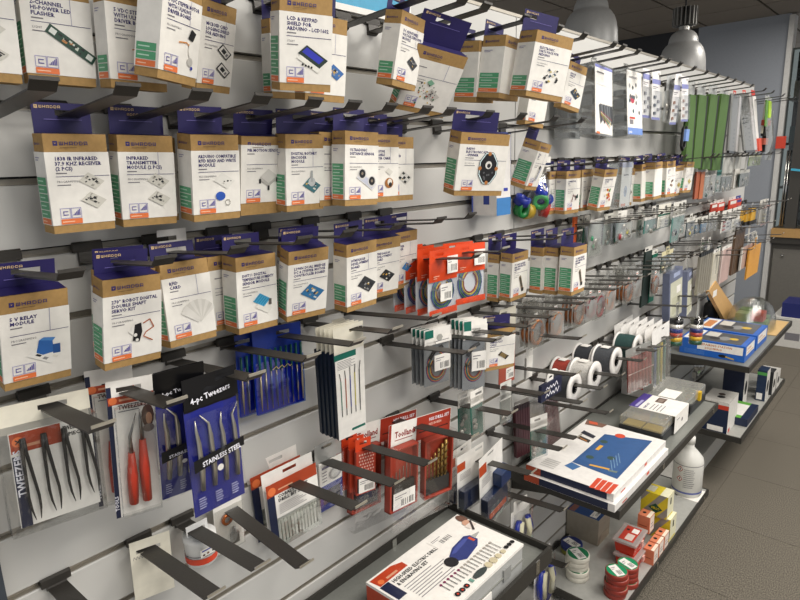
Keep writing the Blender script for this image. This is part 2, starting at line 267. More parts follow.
# carpet in half-metre tiles
cm = bpy.data.materials.new('loop_carpet'); cm.use_nodes = True; nt = cm.node_tree; b = nt.nodes['Principled BSDF']; b.inputs['Roughness'].default_value = 1; b.inputs['Specular IOR Level'].default_value = .1
tc = nt.nodes.new('ShaderNodeTexCoord'); mp = nt.nodes.new('ShaderNodeMapping'); mp.inputs['Scale'].default_value = (62, 150, 60)
n1 = nt.nodes.new('ShaderNodeTexNoise'); n1.inputs['Scale'].default_value = 2.2; n1.inputs['Detail'].default_value = 4; n1.inputs['Roughness'].default_value = .7
rr = nt.nodes.new('ShaderNodeValToRGB'); rr.color_ramp.elements[0].position = .36; rr.color_ramp.elements[1].position = .66
rr.color_ramp.elements[0].color = lin('#2d2a25'); rr.color_ramp.elements[1].color = lin('#8e877b')
bp = nt.nodes.new('ShaderNodeBump'); bp.inputs['Strength'].default_value = .18; bp.inputs['Distance'].default_value = .003
nt.links.new(tc.outputs['Object'], mp.inputs[0]); nt.links.new(mp.outputs[0], n1.inputs[0]); nt.links.new(n1.outputs[0], rr.inputs[0]); nt.links.new(rr.outputs[0], b.inputs[0]); nt.links.new(n1.outputs[0], bp.inputs['Height']); nt.links.new(bp.outputs[0], b.inputs['Normal'])
g = MB(); g.box(-1.5, 9, -5, 4, -.05, -.006, M('#b5ac9d', .95)); floor = struct(g.build('floor'))
g = MB(); g.prism([(-.249, -.2493), (.249, -.2493), (.249, .2493), (-.249, .2493)], 'z', -.006, 0, cm); g.prism([(-.2495, -.2495), (.2495, -.2495), (.2495, .2495), (-.2495, .2495)], 'z', -.006, -.0025, cm)
ct = None
for i in range(15):
    for j in range(10):
        p = (.45+.5*i, -4.064+.5*j, 0)
        if ct is None: ct = g.build('carpet_tile', floor, p)
        else:
            o = bpy.data.objects.new('carpet_tile', ct.data); o.location = p; o.parent = floor; COL.objects.link(o)
CEIL = M('#857d73', .9, var=.04, scale=200)
g = MB(); g.box(-1.5, 9, -5, 4, 2.815, 2.86, M('#15140f', .9)); ceil = struct(g.build('ceiling'))
ct = None
for i in range(12):
    for j in range(8):
        p = (2.22+.6*i, -1.12+.6*j, 2.8)
        if abs(p[0]-5.6) < .35 and abs(p[1]-.6) < .35: pass
        if ct is None:
            g = MB(); g.box(-.29, .29, -.29, .29, 0, .014, CEIL); ct = g.build('ceiling_tile', ceil, p)
        else:
            o = bpy.data.objects.new('ceiling_tile', ct.data); o.location = p; o.parent = ceil; COL.objects.link(o)
g = MB(); g.box(6.7, 6.8, .28, 1.05, 0, 2.8, M('#8f949c', .7, var=.02)); struct(g.build('wall_right'))
g = MB(); g.box(6.72, 6.8, 1.05, 4, 0, 2.8, M('#2e2f33', .8)); struct(g.build('wall_far'))
g = MB(); g.box(6.66, 6.8, .238, .28, 0, 2.78, M('#c4c3c0', .45)); struct(g.build('trim_3'))
# ---------------------------------------------------------------- hooks: every hanging thing asks for one
HK = {}
def hz(gz, o): return gz - (.027 if gz > 1.45 else .016) + (.065 if gz > 1.45 else .088)*o
def hook(x, gz, L=.245):
    for q in HK.setdefault(round(gz, 3), []):
        if abs(q[0]-x) < .056: return q[0]
    HK[round(gz, 3)].append((x, L)); return x
for gz, xs in ((1.897, (.33, .42, .545, .615, .70, .9, .985, 1.06, 1.21, 1.36, 1.49, 1.67, 1.84, 2.02, 2.21, 2.36, 2.51, 2.65, 2.79, 2.9, 3.04, 3.2, 3.46, 3.64, 3.9, 4.05, 4.2)),
               (1.697, (.245, .332, .425, .517, .61, .69, .775, .87, .94, 1.07, 1.2, 1.35)), (1.597, (1.735, 1.85)),
               (1.497, (.243, .352, .458, .572, .664, .784, .905, 1.005)), (1.297, (.25, .342, .465, .57, .67, .765, .878)),
               (1.397, (1.02, 1.125, 1.375, 1.485, 1.84, 1.93, 2.03, 2.12, 2.26, 2.4, 2.52, 2.64)), (1.197, (.995, 1.105, 1.25, 1.36, 1.46, 1.545, 1.62, 1.77, 1.86, 1.94, 2.02, 2.18, 2.27, 2.4, 2.5, 3.0, 3.1)),
               (.997, (.235, .366, .445, .528, .655, .757, .857, 1.005, 1.17, 1.33, 1.51)), (.797, (1.27, 1.44, 1.53)), (.897, (1.56, 1.7, 1.84, 2.03, 2.23, 2.375, 2.54, 2.74))):
    for x in xs: hook(x, gz, .278 if gz in (1.697, 1.497) else .25)
# ---------------------------------------------------------------- little product pictures (flat print)
def pcb(p, x, y, s, col, n=9, seed=0, w=1., h=.8, cols=('#1c1c20', '#d9d6cc', '#8a8a8a', '#c9a24a')):
    rd = random.Random(seed); p.iso(x, y, -s*w/2, -s*h/2, s*w/2, s*h/2, M(col, .5))
    for i in range(n):
        a, b = rd.uniform(-.42, .3)*s*w, rd.uniform(-.42, .28)*s*h; p.iso(x, y, a, b, a+rd.uniform(.06, .2)*s, b+rd.uniform(.06, .18)*s, M(rd.choice(cols), .5))
def pic(p, kind, x, y, s):
    K = M('#1b1b1e', .4)
    if kind == 'irpair':
        for dy in (.36, -.3): pcb(p, x, y+dy*s, s*.68, '#cdcac0', 12, int(x*1e5)+int(dy*9), cols=('#1b1b1e', '#1b1b1e', '#1b1b1e', '#9a978e'))
    elif kind == 'relay':
        pcb(p, x, y-s*.2, s*.95, '#e4e2dc', 5, 3); a = M('#2d62a8', .4); p.poly([(x-s*.3, y-s*.12), (x-s*.2, y+s*.32), (x+s*.22, y+s*.26), (x+s*.24, y-s*.2), (x-s*.1, y-s*.24)], a)
        p.poly([(x-s*.2, y+s*.32), (x-s*.05, y+s*.4), (x+s*.32, y+s*.33), (x+s*.22, y+s*.22)], M('#4b84c4', .4)); p.rect(x+s*.22, y-s*.26, x+s*.46, y+s*.08, M('#244f8c', .4))
    elif kind == 'servo':
        p.path([(x+s*.1, y+s*.3), (x+s*.35, y+s*.42), (x+s*.5, y+s*.1), (x+s*.2, y-s*.05), (x+s*.1, y-s*.2), (x+s*.45, y-s*.42)], s*.04, M('#a85a32', .5))
        p.poly([(x-s*.45, y+s*.05), (x-s*.2, y+s*.45), (x-s*.1, y+s*.3), (x-s*.3, y-s*.1)], M('#e2e0da', .4)); p.poly([(x-s*.3, y-s*.3), (x-s*.22, y+s*.3), (x+s*.02, y+s*.34), (x+s*.06, y), (x-s*.05, y-s*.38)], K)
        p.circ(x-s*.2, y-s*.1, s*.07, M('#dedcd6', .4)); p.circ(x-s*.14, y-s*.3, s*.06, M('#dedcd6', .4))
    elif kind == 'fan':
        for i in range(9):
            a = math.radians(40+i*12.5); c, q = math.cos(a), math.sin(a)
            p.poly([(x+.1*s*q, y-s*.4-.1*s*c), (x-.1*s*q, y-s*.4+.1*s*c), (x-.2*s*q+c*s*.85, y-s*.4+.2*s*c+q*s*.85), (x+.2*s*q+c*s*.85, y-s*.4-.2*s*c+q*s*.85)], M('#cfccc4' if i % 2 else '#dcd9d2', .5))
    elif kind == 'dht':
        p.iso(x, y-s*.3, -s*.35, -s*.2, s*.5, s*.25, M('#dedcd4', .5)); p.iso(x-s*.05, y, -s*.35, -s*.25, s*.35, s*.35, M('#3d9cc4', .4))
        for i in range(5): p.iso(x-s*.05, y, -s*.3+i*s*.13, -s*.2, -s*.25+i*s*.13, s*.3, M('#2b7ba4', .4))
        p.rect(x+s*.35, y-s*.25, x+s*.5, y+s*.02, M('#57514b', .5))
    elif kind == 'lcd':
        p.iso(x, y-s*.1, -s*.55, -s*.35, s*.55, s*.25, M('#e4e2da', .5)); p.iso(x, y+s*.02, -s*.55, -s*.25, s*.55, s*.32, M('#20302a', .5)); p.iso(x, y+s*.05, -s*.45, -s*.12, s*.42, s*.2, M('#2f36b0', .4))
        for i in range(4): p.circ(x-s*.4+i*s*.12, y-s*.25-i*s*.03, s*.045, K, 6)
    elif kind == 'strip':
        a = (.83, -.56); b = (.5, .75); p.iso(x, y, -s*.8, -s*.17, s*.8, s*.17, M('#1a4030', .4), a, b)
        for q in (-.62, .62): p.iso(x, y, q*s-s*.1, -s*.09, q*s+s*.1, s*.1, M('#d8dcd6', .4), a, b)
        rd = random.Random(3)
        for i in range(16): q, r_ = rd.uniform(-.5, .42)*s, rd.uniform(-.13, .06)*s; p.iso(x, y, q, r_, q+rd.uniform(.04, .14)*s, r_+s*.07, M(rd.choice(('#101214', '#101214', '#0c1a14', '#b4793f', '#c9d0c4')), .4), a, b)
    elif kind == 'motor':
        p.path([(x-s*.5, y+s*.1), (x-s*.1, y+s*.15), (x+s*.2, y), (x+s*.1, y-s*.45)], s*.04, M('#d08a48', .4)); p.circ(x+s*.2, y-s*.05, s*.2, M('#e9e6df', .4), 14, s*.28); p.circ(x+s*.12, y-s*.42, s*.14, M('#b9b6b0', .35)); p.circ(x+s*.22, y-s*.6, s*.06, BLUEC)
        p.poly([(x-s*.05, y+s*.3), (x+s*.1, y+s*.6), (x+s*.35, y+s*.5), (x+s*.2, y+s*.22)], K)
    elif kind == 'sd':
        for dy in (.4, -.35):
            p.iso(x, y+dy*s, -s*.4, -s*.25, s*.4, s*.3, K); p.iso(x, y+dy*s, -s*.33, -s*.18, s*.33, s*.24, M('#dcd9d2', .5))
            p.iso(x, y+dy*s, -s*.2, -s*.1, s*.08, s*.15, K); p.iso(x, y+dy*s, s*.15, -s*.1, s*.28, s*.1, M('#77757a', .5))
    elif kind == 'rfid':
        pcb(p, x, y+s*.25, s*.75, '#dfddd6', 4, 2, cols=('#1c1c20', '#b5b2aa')); p.circ(x-s*.2, y-s*.35, s*.22, M('#2b55b0', .4), 14, s*.18); p.path([(x+s*.12+s*.12*math.cos(i), y-s*.62+s*.12*math.sin(i)) for i in range(7)], s*.03, M('#9a978e', .4))
    elif kind == 'pir':
        p.poly([(x-s*.45, y-s*.05), (x, y-s*.35), (x+s*.5, y), (x+s*.45, y+s*.12), (x, y+s*.42), (x-s*.4, y+s*.1)], M('#b4b1ab', .4)); p.poly([(x-s*.4, y+s*.1), (x+s*.02, y-s*.2), (x+s*.45, y+s*.12), (x, y+s*.42)], M('#cdcac4', .4))
        for q in ((-.42, -.2), (.02, -.5), (.45, -.15)): p.rect(x+q[0]*s-s*.05, y+q[1]*s, x+q[0]*s+s*.05, y+q[1]*s+s*.2, K)
    elif kind == 'rotary':
        pcb(p, x, y-s*.1, s*.8, '#3f6f78', 9, 5); p.circ(x, y+s*.05, s*.2, M('#b9bcbc', .3)); p.rect(x-s*.06, y+s*.05, x+s*.06, y+s*.55, M('#a5a8a8', .3))
    elif kind == 'ultra':
        p.iso(x, y-s*.1, -s*.65, -s*.25, s*.65, s*.25, M('#d7d6d8', .5)); p.iso(x, y-s*.1, -s*.55, -s*.2, s*.55, s*.18, M('#b9bccb', .5))
        for q in ((-.3, .22), (.32, -.12)):
            p.circ(x+q[0]*s, y+q[1]*s, s*.26, M('#c9c7c4', .3)); p.circ(x+q[0]*s, y+q[1]*s+s*.02, s*.2, K); p.circ(x+q[0]*s, y+q[1]*s+s*.03, s*.07, M('#85796a', .4))
    elif kind == 'disc':
        p.iso(x, y+s*.35, -s*.25, -s*.2, s*.25, s*.2, M('#d8d5cc', .5)); p.circ(x, y-s*.3, s*.36, M('#a0672f', .4), 14, s*.3); p.circ(x+s*.05, y-s*.25, s*.2, M('#e0dcd2', .4)); p.circ(x+s*.1, y-s*.4, s*.14, K)
    elif kind == 'grid':
        pcb(p, x, y, s*.95, '#d2d0ca', 3, 7)
        for i in range(3):
            for j in range(3):
                if (i+j) % 2 == 0: p.iso(x, y, (i-1.5)*s*.28, (j-1.5)*s*.25, (i-.75)*s*.28, (j-.7)*s*.25, K)
    elif kind == 'ring':
        P8 = [(x+s*.5*math.cos(math.pi/8+i*math.pi/4), y+s*.72*math.sin(math.pi/8+i*math.pi/4)) for i in range(9)]; p.poly(P8[:8], K); p.path(P8, s*.1, K); p.path(P8, s*.05, M('#cfe3e6', .4))
        for i in (1, 3, 5, 7): p.circ((P8[i][0]+P8[i+1][0])/2*.97+x*.03, (P8[i][1]+P8[i+1][1])/2*.97+y*.03, s*.1, M('#b0713a', .4), 6)
        p.circ(x, y+s*.15, s*.18, M('#d9d6d0', .4)); p.circ(x+s*.02, y+s*.12, s*.1, K)
        rd = random.Random(8)
        for i in range(8): p.circ(x+rd.uniform(-.25, .25)*s, y-rd.uniform(.1, .5)*s, s*.05, M('#5c5c60', .4), 6)
    elif kind == 'parts':
        rd = random.Random(5)
        for i in range(16):
            a, b = rd.uniform(-.7, .7)*s, rd.uniform(-.6, .6)*s; p.iso(x+a, y+b, -s*rd.uniform(.06, .13), -s*.1, s*rd.uniform(.05, .12), s*rd.uniform(.04, .16), M(rd.choice(('#1c1c20', '#1c1c20', '#8f8a80', '#d5cfb8', '#3c4f60', '#c9b46a')), .5))
    elif kind == 'bits':
        rd = random.Random(6); p.iso(x+s*.3, y-s*.1, -s*.4, -s*.3, s*.5, s*.3, M('#c7c4bd', .5))
        for i in range(40):
            a = rd.gauss(0, .45)*s; b = rd.gauss(-.1, .3)*s; p.circ(x+a, y+b, s*rd.uniform(.03, .07), M(rd.choice(('#1c1c20', '#1c1c20', '#c8a23a', '#3a6f4c', '#a03a2c', '#8a867e')), .5), 6)
        p.iso(x-s*.1, y+s*.55, -s*.2, -s*.15, s*.2, s*.2, M('#7fae93', .5))
    elif kind == 'cable':
        p.iso(x, y, -s*.5, -s*.25, s*.45, s*.25, M('#6b5638', .5)); p.iso(x, y, s*.35, -s*.28, s*.55, s*.28, K); p.iso(x, y, -s*.55, -s*.28, -s*.42, s*.28, K)
        for i in range(4): p.iso(x, y, -s*.4, -s*.2+i*s*.11, s*.36, -s*.17+i*s*.11, M('#b39a5e', .5))
    elif kind == 'stick':
        p.poly([(x-s*.35, y+s*.5), (x-s*.1, y+s*.6), (x+s*.3, y-s*.4), (x+s*.1, y-s*.6)], M('#7d6f5c', .5)); p.poly([(x-s*.28, y+s*.4), (x-s*.1, y+s*.45), (x+s*.16, y-s*.2), (x+s*.02, y-s*.25)], M('#463f36', .5)); p.rect(x+s*.05, y-s*.6, x+s*.35, y-s*.35, K)
    elif kind == 'wires':
        for i in range(6):
            q = i*s*.05; p.path([(x-s*.5+q, y-s*.3), (x-s*.2, y+s*.1+q), (x+s*.2, y+s*.2-q), (x+s*.1+q, y-s*.2)], s*.02, M('#55555c' if i % 2 else '#9a4538', .5))
        p.poly([(x+s*.15, y+s*.1), (x+s*.5, y+s*.3), (x+s*.55, y), (x+s*.25, y-s*.1)], M('#2c3a3a', .5))
    elif kind == 'cluster':
        rd = random.Random(9)
        for i in range(22):
            a = rd.uniform(0, 6.28); q = rd.uniform(0, .55)*s; p.circ(x+q*math.cos(a), y+q*math.sin(a), s*.11, M(rd.choice(('#b8392b', '#d8b13a', '#4d8a3f', '#e0ddd4', '#d36a2c')), .4), 7)
    elif kind == 'dots':
        for q in ((-.3, -.1, '#6b3a2a'), (-.05, .25, '#6b3a2a'), (.25, .35, '#2a2422'), (.05, -.2, '#8a5a3a')): p.circ(x+q[0]*s, y+q[1]*s, s*.14, M(q[2], .4), 8)
    elif kind == 'blade':
        for i in range(3): p.path([(x-s*.4+i*s*.2, y-s*.5), (x-s*.1+i*s*.2, y+s*.5)], s*.06, M(('#c9c6bf', '#2b2c33', '#3a5aa0')[i], .4))
        p.circ(x, y+s*.45, s*.14, K)
    else: pcb(p, x, y, s, kind, 10, len(kind)+int(x*1e4))
SOFT = M('#5f58a0', .5)
# ---------------------------------------------------------------- the kit boxes
def kit(key, gz, title, picture, label, bars=2, group='white and kraft electronics kit boxes', app='PROGRAMMING', ps=.03, slide=0, split=True, front=True, px=.62, py=.38):
    px0 = px
    x, y, z, rx, ry, rz, W, H, D = P[key]; D = max(D*.93, .018)
    t = thing('kit_box', label, 'box', (x, y, z), (rx, ry, rz), group)
    g = MB(); g.box(0, W, 0, D, 0, H, KRAFT)
    g.face([(.001, .001, H+.0006), (W-.001, .001, H+.0006), (W-.001, D-.001, H+.0012), (.001, D-.001, H+.0012)], PURPLE)
    g.frame(*FR); g.logo(W*.14, H*.888, H*.036, INK, KRAFT); g.rect(W*.24, H*.864, W*.5, H*.87, M('#6a5230', .6))
    g.frame((0, D, 0), (0, -1, 0), (0, 0, 1)); g.logo(D*.12, H*.89, min(D*.075, H*.03), INK, KRAFT)
    g.build('carton', t)
    z0, z1 = H*(.085+slide), H*(.82+slide)
    g = MB(); e = .0008; g.box(-e, W+e, -e, D+e, z0, z1, WHITE, skip='zZ')
    sl = g.build('sleeve', t)
    p = MB()
    if front:
        p.frame((0, -e, 0), FR[1], FR[2]); s = 1; Wn = .08
        th = .0046*s; yy = z1-.0105*s
        for ln in title.split('|'): p.text(ln, W*.13, yy, th, INK, True, W*(.55 if split and len(ln) < 9 else .8)); yy -= .0064*s
        p.rect(W*.13, yy+.002, W*.3, yy+.0035, GREYINK)
        sy = z0+(z1-z0)*.665
        p.rect(W*.12, sy, W*.985, sy+.0007, INK)
        if split: p.rect(W*.70, sy, W*.708, z1, M('#8f8cab', .5))
        p.text(app, W*.13, sy-.0075*s, .0027*s, GREYINK, False); p.rect(W*.13, sy-.0112*s, W*.34, sy-.0100*s, GREYINK)
        iy = z0+.0085*s
        for i in range(2):
            x0 = W*.12+Wn*.17*i; x1 = x0+Wn*.165
            for q in ((x0, iy, x1, iy+.0008), (x0, iy+.0128*s, x1, iy+.0136*s), (x0, iy, x0+.0008, iy+.0136*s), (x1-.0008, iy, x1, iy+.0136*s)): p.rect(*q, M('#a09cc4', .5))
            if i == 0:
                p.rect(x0+Wn*.045, iy+.004*s, x1-Wn*.04, iy+.0052*s, SOFT); p.rect(x0+Wn*.045, iy+.0085*s, x1-Wn*.04, iy+.0096*s, SOFT); p.rect(x0+Wn*.045, iy+.004*s, x0+Wn*.057, iy+.0096*s, SOFT)
            else: [p.rect(x0+Wn*(.03+.024*j), iy+.0035*s, x0+Wn*(.046+.024*j), iy+(.005+.0017*j)*s, SOFT) for j in range(5)]
        p.rect(W*.12, z0+.001, W*.12+Wn*.335, z0+.0078*s, ORANGE); p.rect(W*.14, z0+.0036*s, W*.14+Wn*.19, z0+.0048*s, M('#f2c9ab', .5))
        if picture: pic(p, picture, W*px, z0+(z1-z0)*py, ps*s*(1.0 if picture in ('ring', 'bits', 'parts', 'cable') else 1.28))
    p.frame((-e, D, 0), (0, -1, 0), (0, 0, 1))
    p.rect(D*.05, z0+.001, D*.9, z0+.0085, ORANGE); p.rect(D*.12, z0+.004, D*.5, z0+.0052, M('#f2c9ab', .5))
    for i in range(bars):
        a = z0+.0095+i*.0107; p.rect(D*.05, a, D*.9, a+.0095, GREEN); p.rect(D*.12, a+.004, D*.62, a+.0055, M('#bfe0cb', .5))
    p.rect(D*.12, z1-.008, D*.5, z1-.0068, M('#8f8cab', .5)); p.rect(D*.12, z1-.011, D*.4, z1-.0098, M('#8f8cab', .5))
    p.build('printed_front', sl)
    # purple header with its hanging slot
    rt = Euler((rx, ry, rz)).to_matrix(); c = Vector((x, y, z)) + rt @ Vector((W/2, D, H+.025)); hx = hook(c.x, gz)
    zh = H + max(.016, min(.045, hz(gz, -c.y) - c.z + .025 + .004)); xh = min(W-.021, max(.021, W/2+hx-c.x))
    g = MB(); slot_plate(g, .003, W-.003, H-.02, zh+.0125, xh, zh, .017, .0035, D+.0009, D+.0016, PURPLE)
    g.frame((0, D+.0009, 0), FR[1], FR[2]); g.logo(W*.08, zh+.0055, .0034, TAN, PURPLE); g.rect(W*.2, zh-.009, W*.8, zh-.0082, M('#6f66a8', .5))
    g.build('header_tab', t)
    return t
P['parts_kit'][8] = .06
P['edge'] = [.2, -.062, 1.713, .04, .03, -.1, .08, .128, .03]
P['under'] = [1.40, -.13, 1.685, .1, .12, -.1, .08, .128, .03]
for a in (
 ('edge', 1.897, '', 'irpair', 'white kit box cut off by the left edge of the picture, top row', dict(bars=5, ps=.034)),
 ('under', 1.897, '', None, 'tilted kit box hanging low behind the wide box of many modules', dict(front=True, bars=0)),
 ('ledflasher', 1.897, '2-CHANNEL|HI-POWER LED|FLASHER', 'strip', 'white kit box showing a long green circuit strip, hanging top left', dict(bars=5, app='LIGHT', ps=.031, px=.67, py=.42)),
 ('stepper_back', 1.897, '5 VDC STEPPER|WITH ULN2003|DRIVER BOARD', 'motor', 'white kit box half hidden behind the tilted stepper motor box', dict(ps=.028)),
 ('stepper_front', 1.897, '5 VDC STEPPER MOTOR|WITH ULN2003|DRIVER BOARD', 'motor', 'turned white kit box with an orange-wired stepper motor picture', dict(ps=.032, px=.7)),
 ('microsd', 1.897, 'MICROSD CARD|LOGGING SHIELD|FOR ARDUINO', 'sd', 'tilted white kit box picturing two black memory card shields', dict(ps=.028, px=.7)),
 ('lcd_left', 1.897, '', None, 'white kit box with dark green bars, hidden behind the display shield box', dict(front=False, bars=2)),
 ('lcd_right', 1.897, '', '#3568a8', 'white kit box with a blue board picture, right behind the display shield box', dict(ps=.022, px=.72)),
 ('lcd', 1.897, 'LCD & KEYPAD|SHIELD FOR|ARDUINO - LCD1602', 'lcd', 'white kit box with a blue display shield picture, top row', dict(bars=5, app='START', ps=.03, split=False)),
 ('assort', 1.897, '', 'bits', 'wide tilted kit box covered with a picture of scattered coloured parts', dict(bars=4, ps=.034, px=.5, py=.38)),
 ('stepdown', 1.897, 'DC ADJUSTABLE|VOLTAGE STEPDOWN|MODULE', '#3a3c40', 'slim turned kit box in front of the scattered parts box', dict(ps=.022, px=.68)),
 ('side1', 1.897, '', None, 'deep kit box seen from its left side, first of the three in the top row', dict(front=False, bars=3)),
 ('side2', 1.897, '', None, 'deep kit box seen from its left side, second of the three in the top row', dict(front=False, bars=3)),
 ('parts_kit', 1.897, 'ELECTRONIC|PARTS PACK FOR|ARDUINO', 'parts', 'wide kit box with many small black modules pictured, top row', dict(bars=2, ps=.03, px=.6, py=.33, split=False)),
 ('far_tilt', 1.897, 'SENSOR|SHIELD', '#2b3a48', 'tilted kit box with one dark module, behind the box of many modules', dict(ps=.028, px=.6)),
 ('ir_recv', 1.697, '1838 IR INFRARED|37.9 KHZ RECEIVER|(2 PCS)', 'irpair', 'leftmost kit box of the second row, with two small white boards', dict(bars=5, split=False, px=.68, py=.45)),
 ('ir_tx', 1.697, 'INFRARED|TRANSMITTER|MODULE (2 PCS)', 'irpair', 'kit box with two pale boards, second from left in the second row', dict(bars=5, px=.68, py=.42)),
 ('rfid_rw', 1.697, 'ARDUINO COMPATIBLE|RFID READ AND WRITE|MODULE', 'rfid', 'kit box showing a white board and a blue key fob', dict(bars=3, split=False, px=.66, py=.42)),
 ('pir', 1.697, 'PIR MOTION SENSOR', 'pir', 'kit box with its sleeve slid up and a grey square sensor pictured', dict(bars=2, slide=.075, split=False, px=.64, py=.42)),
 ('rotary', 1.697, 'DIGITAL ROTARY|ENCODER|MODULE', 'rotary', 'kit box with a teal board and upright metal shaft pictured', dict(bars=4, px=.66)),
 ('row2_8', 1.697, 'DIGITAL|AMPLIFIER|2 X 3W', 'grid', 'kit box with a black and white square chip, right end of its cluster', dict(bars=2, px=.66, ps=.026)),
 ('row2_7', 1.697, 'SENSITIVE|VARIABLE|WATER CABLE', 'disc', 'kit box with a round brown buzzer, right behind the twin-eyed sensor box', dict(bars=2, px=.66, ps=.026)),
 ('ultra', 1.697, 'ULTRASONIC|DISTANCE SENSOR', 'ultra', 'kit box picturing a sensor with two round black eyes', dict(bars=5, split=False, px=.64)),
 ('magic', 1.697, 'RADIO|ELECTRONIC KIT|- SPINNER', 'ring', 'wide kit box with a black octagonal ring board pictured', dict(bars=5, app='EDUCATION', split=False, ps=.046, px=.62, py=.5)),
 ('tilt2', 1.697, 'TOOL|SET', 'blade', 'strongly tilted kit box right of the octagonal ring box', dict(bars=5, ps=.03, px=.6)),
 ('relay', 1.497, '5 V RELAY|MODULE', 'relay', 'kit box with a blue relay pictured, leftmost of the third row', dict(bars=4, px=.62, py=.42)),
 ('servo', 1.497, '270\u00b0 ROBOT DIGITAL|DOUBLE SHAFT|SERVO KIT', 'servo', 'kit box with a black servo and brown wires pictured', dict(bars=4, split=False, px=.62, py=.4)),
 ('rfid_card', 1.497, 'RFID|CARD', 'fan', 'kit box picturing a fan of pale grey cards', dict(bars=5, px=.66, py=.4)),
 ('dht', 1.497, 'DHT11 DIGITAL|TEMPERATURE HUMIDITY|SENSOR MODULE', 'dht', 'kit box picturing a light blue ribbed sensor', dict(bars=4, split=False, px=.6, py=.42)),
 ('l298', 1.497, 'L298N DUAL BRIDGE|DC & STEPPER MOTOR|CONTROLLER BOARD', '#2a6a9a', 'kit box picturing a motor driver board with black heat sink', dict(bars=5, split=False, px=.62, py=.4)),
 ('row3_8', 1.497, 'STEPPER|DRIVER|KIT', '#3f84c4', 'kit box with a small blue board, right end of the third row cluster', dict(bars=2, px=.6, ps=.022)),
 ('row3_7', 1.497, 'ATMEGA2560|DEVELOPMENT|BOARD', '#26282c', 'kit box with a black framed board, between two kit boxes of the third row', dict(bars=2, split=False, px=.58, ps=.026)),
 ('atmega', 1.497, 'ATMEGA328|DEVELOPMENT|BOARD', '#303236', 'kit box with a black and white board and pale grey left side', dict(bars=3, px=.64)),
 ('r3A', 1.397, '', None, 'kit box seen from its left side, right beside the orange cable bags', dict(bars=5, front=False)),
 ('r3B', 1.397, 'TF CARD READER|AND WRITER FOR|ARDUINO', 'stick', 'kit box with a grey stick module, left one of the two alike', dict(bars=5, split=False, px=.6, py=.34)),
 ('r3C', 1.397, '', None, 'kit box seen side-on, left one of the two behind the end box', dict(bars=5, front=False)),
 ('r3D', 1.397, '', None, 'kit box seen from its left side, directly behind the end box of its hook', dict(bars=5, front=False)),
 ('r3E', 1.397, 'TF CARD READER|AND WRITER FOR|ARDUINO', 'stick', 'kit box with a grey stick module, at the right end above the copper coils', dict(bars=5, split=False, px=.6, py=.34)),
 ('C1', 1.597, 'CONNECTOR|SET', 'wires', 'kit box picturing looped grey wires, right of the bag of tape rolls', dict(bars=5, px=.6, py=.38)),
 ('C2', 1.597, '', 'blade', 'kit box half hidden behind the tilted box with coloured caps', dict(bars=3, ps=.024)),
 ('C3', 1.597, 'PUSH BUTTON|CAP SET', 'cluster', 'tilted kit box picturing a pile of coloured caps', dict(bars=5, px=.58, py=.4)),
 ('C5', 1.597, '', '#4a3a30', 'slim tilted kit box behind the clear blue-topped pack', dict(bars=2, ps=.02)),
 ('C6', 1.597, '', None, 'kit box side-on, first of the side-on pair in the far cluster', dict(bars=4, front=False)),
 ('C7', 1.597, '', None, 'kit box side-on, second of the side-on pair in the far cluster', dict(bars=4, front=False)),
 ('C9', 1.597, '', '#b9a04a', 'small leaning kit box between the brown-dotted box and the last box', dict(bars=2, ps=.02)),
 ('C8', 1.597, 'DIODE|SET', 'dots', 'kit box with small brown round parts pictured, far cluster', dict(bars=4, ps=.026)),
 ('C10', 1.597, '', '#c9b45a', 'last leaning kit box of the far cluster, beside the green pads', dict(bars=4, ps=.02)),
):
    kit(*a[:5], **a[5])
# boxes that hang second on the same hooks, mostly hidden
for i, (key, dx, dy, gz, lab) in enumerate((('ir_tx', .028, .045, 1.697, 'kit box behind the pale twin-board box, only its header and right edge showing'), ('ultra', -.02, .044, 1.697, 'kit box peeping out left behind the twin-eyed sensor box'),
        ('dht', -.02, .05, 1.497, 'kit box peeping out left behind the light blue sensor box'), ('l298', .028, .045, 1.497, 'kit box behind the motor driver box, its green edge showing at right'), ('servo', .02, .055, 1.497, 'kit box hidden behind the black servo box'), ('C1', -.03, .04, 1.597, 'kit box peeping out left behind the looped wires box'))):
    q = list(P[key]); q[0] += dx; q[1] += dy; P['x%d' % i] = q; kit('x%d' % i, gz, '', None, lab, bars=4)
# ---------------------------------------------------------------- other hanging goods
def hung(key, name, label, cat, gz, group=None, dz=0, D=None):
    x, y, z, rx, ry, rz, W, H, D0 = P[key]; D = D0 if D is None else D
    t = thing(name, label, cat, (x, y, z), (rx, ry, rz), group)
    c = Vector((x, y, z)) + Euler((rx, ry, rz)).to_matrix() @ Vector((W/2, D, H)); hx = hook(c.x, gz)
    zh = max(H-.034 if dz else H+.004, H + hz(gz, -c.y) - c.z + .004); zh = min(zh, H+.09)
    return t, W, H, D, zh, min(W-.016, max(.016, W/2+hx-c.x)) if W > .036 else W/2
def tab(g, W, z0, zh, xh, y, m, hw=.013, full=True, up=.012):
    if W < .034: hw = W*.36; xh = W/2
    a, b = (0, W) if full else (max(0, xh-.02), min(W, xh+.02))
    slot_plate(g, a, b, z0, zh+up, xh, zh, hw, .0035, y, y+.0008, m)
def shell(W, D, z0, z1, m, x0=0):   # five thin walls of a clear blister, open at the back
    g = MB(); g.box(x0, x0+W, 0, D, z0, z1, m, skip='Y'); return g
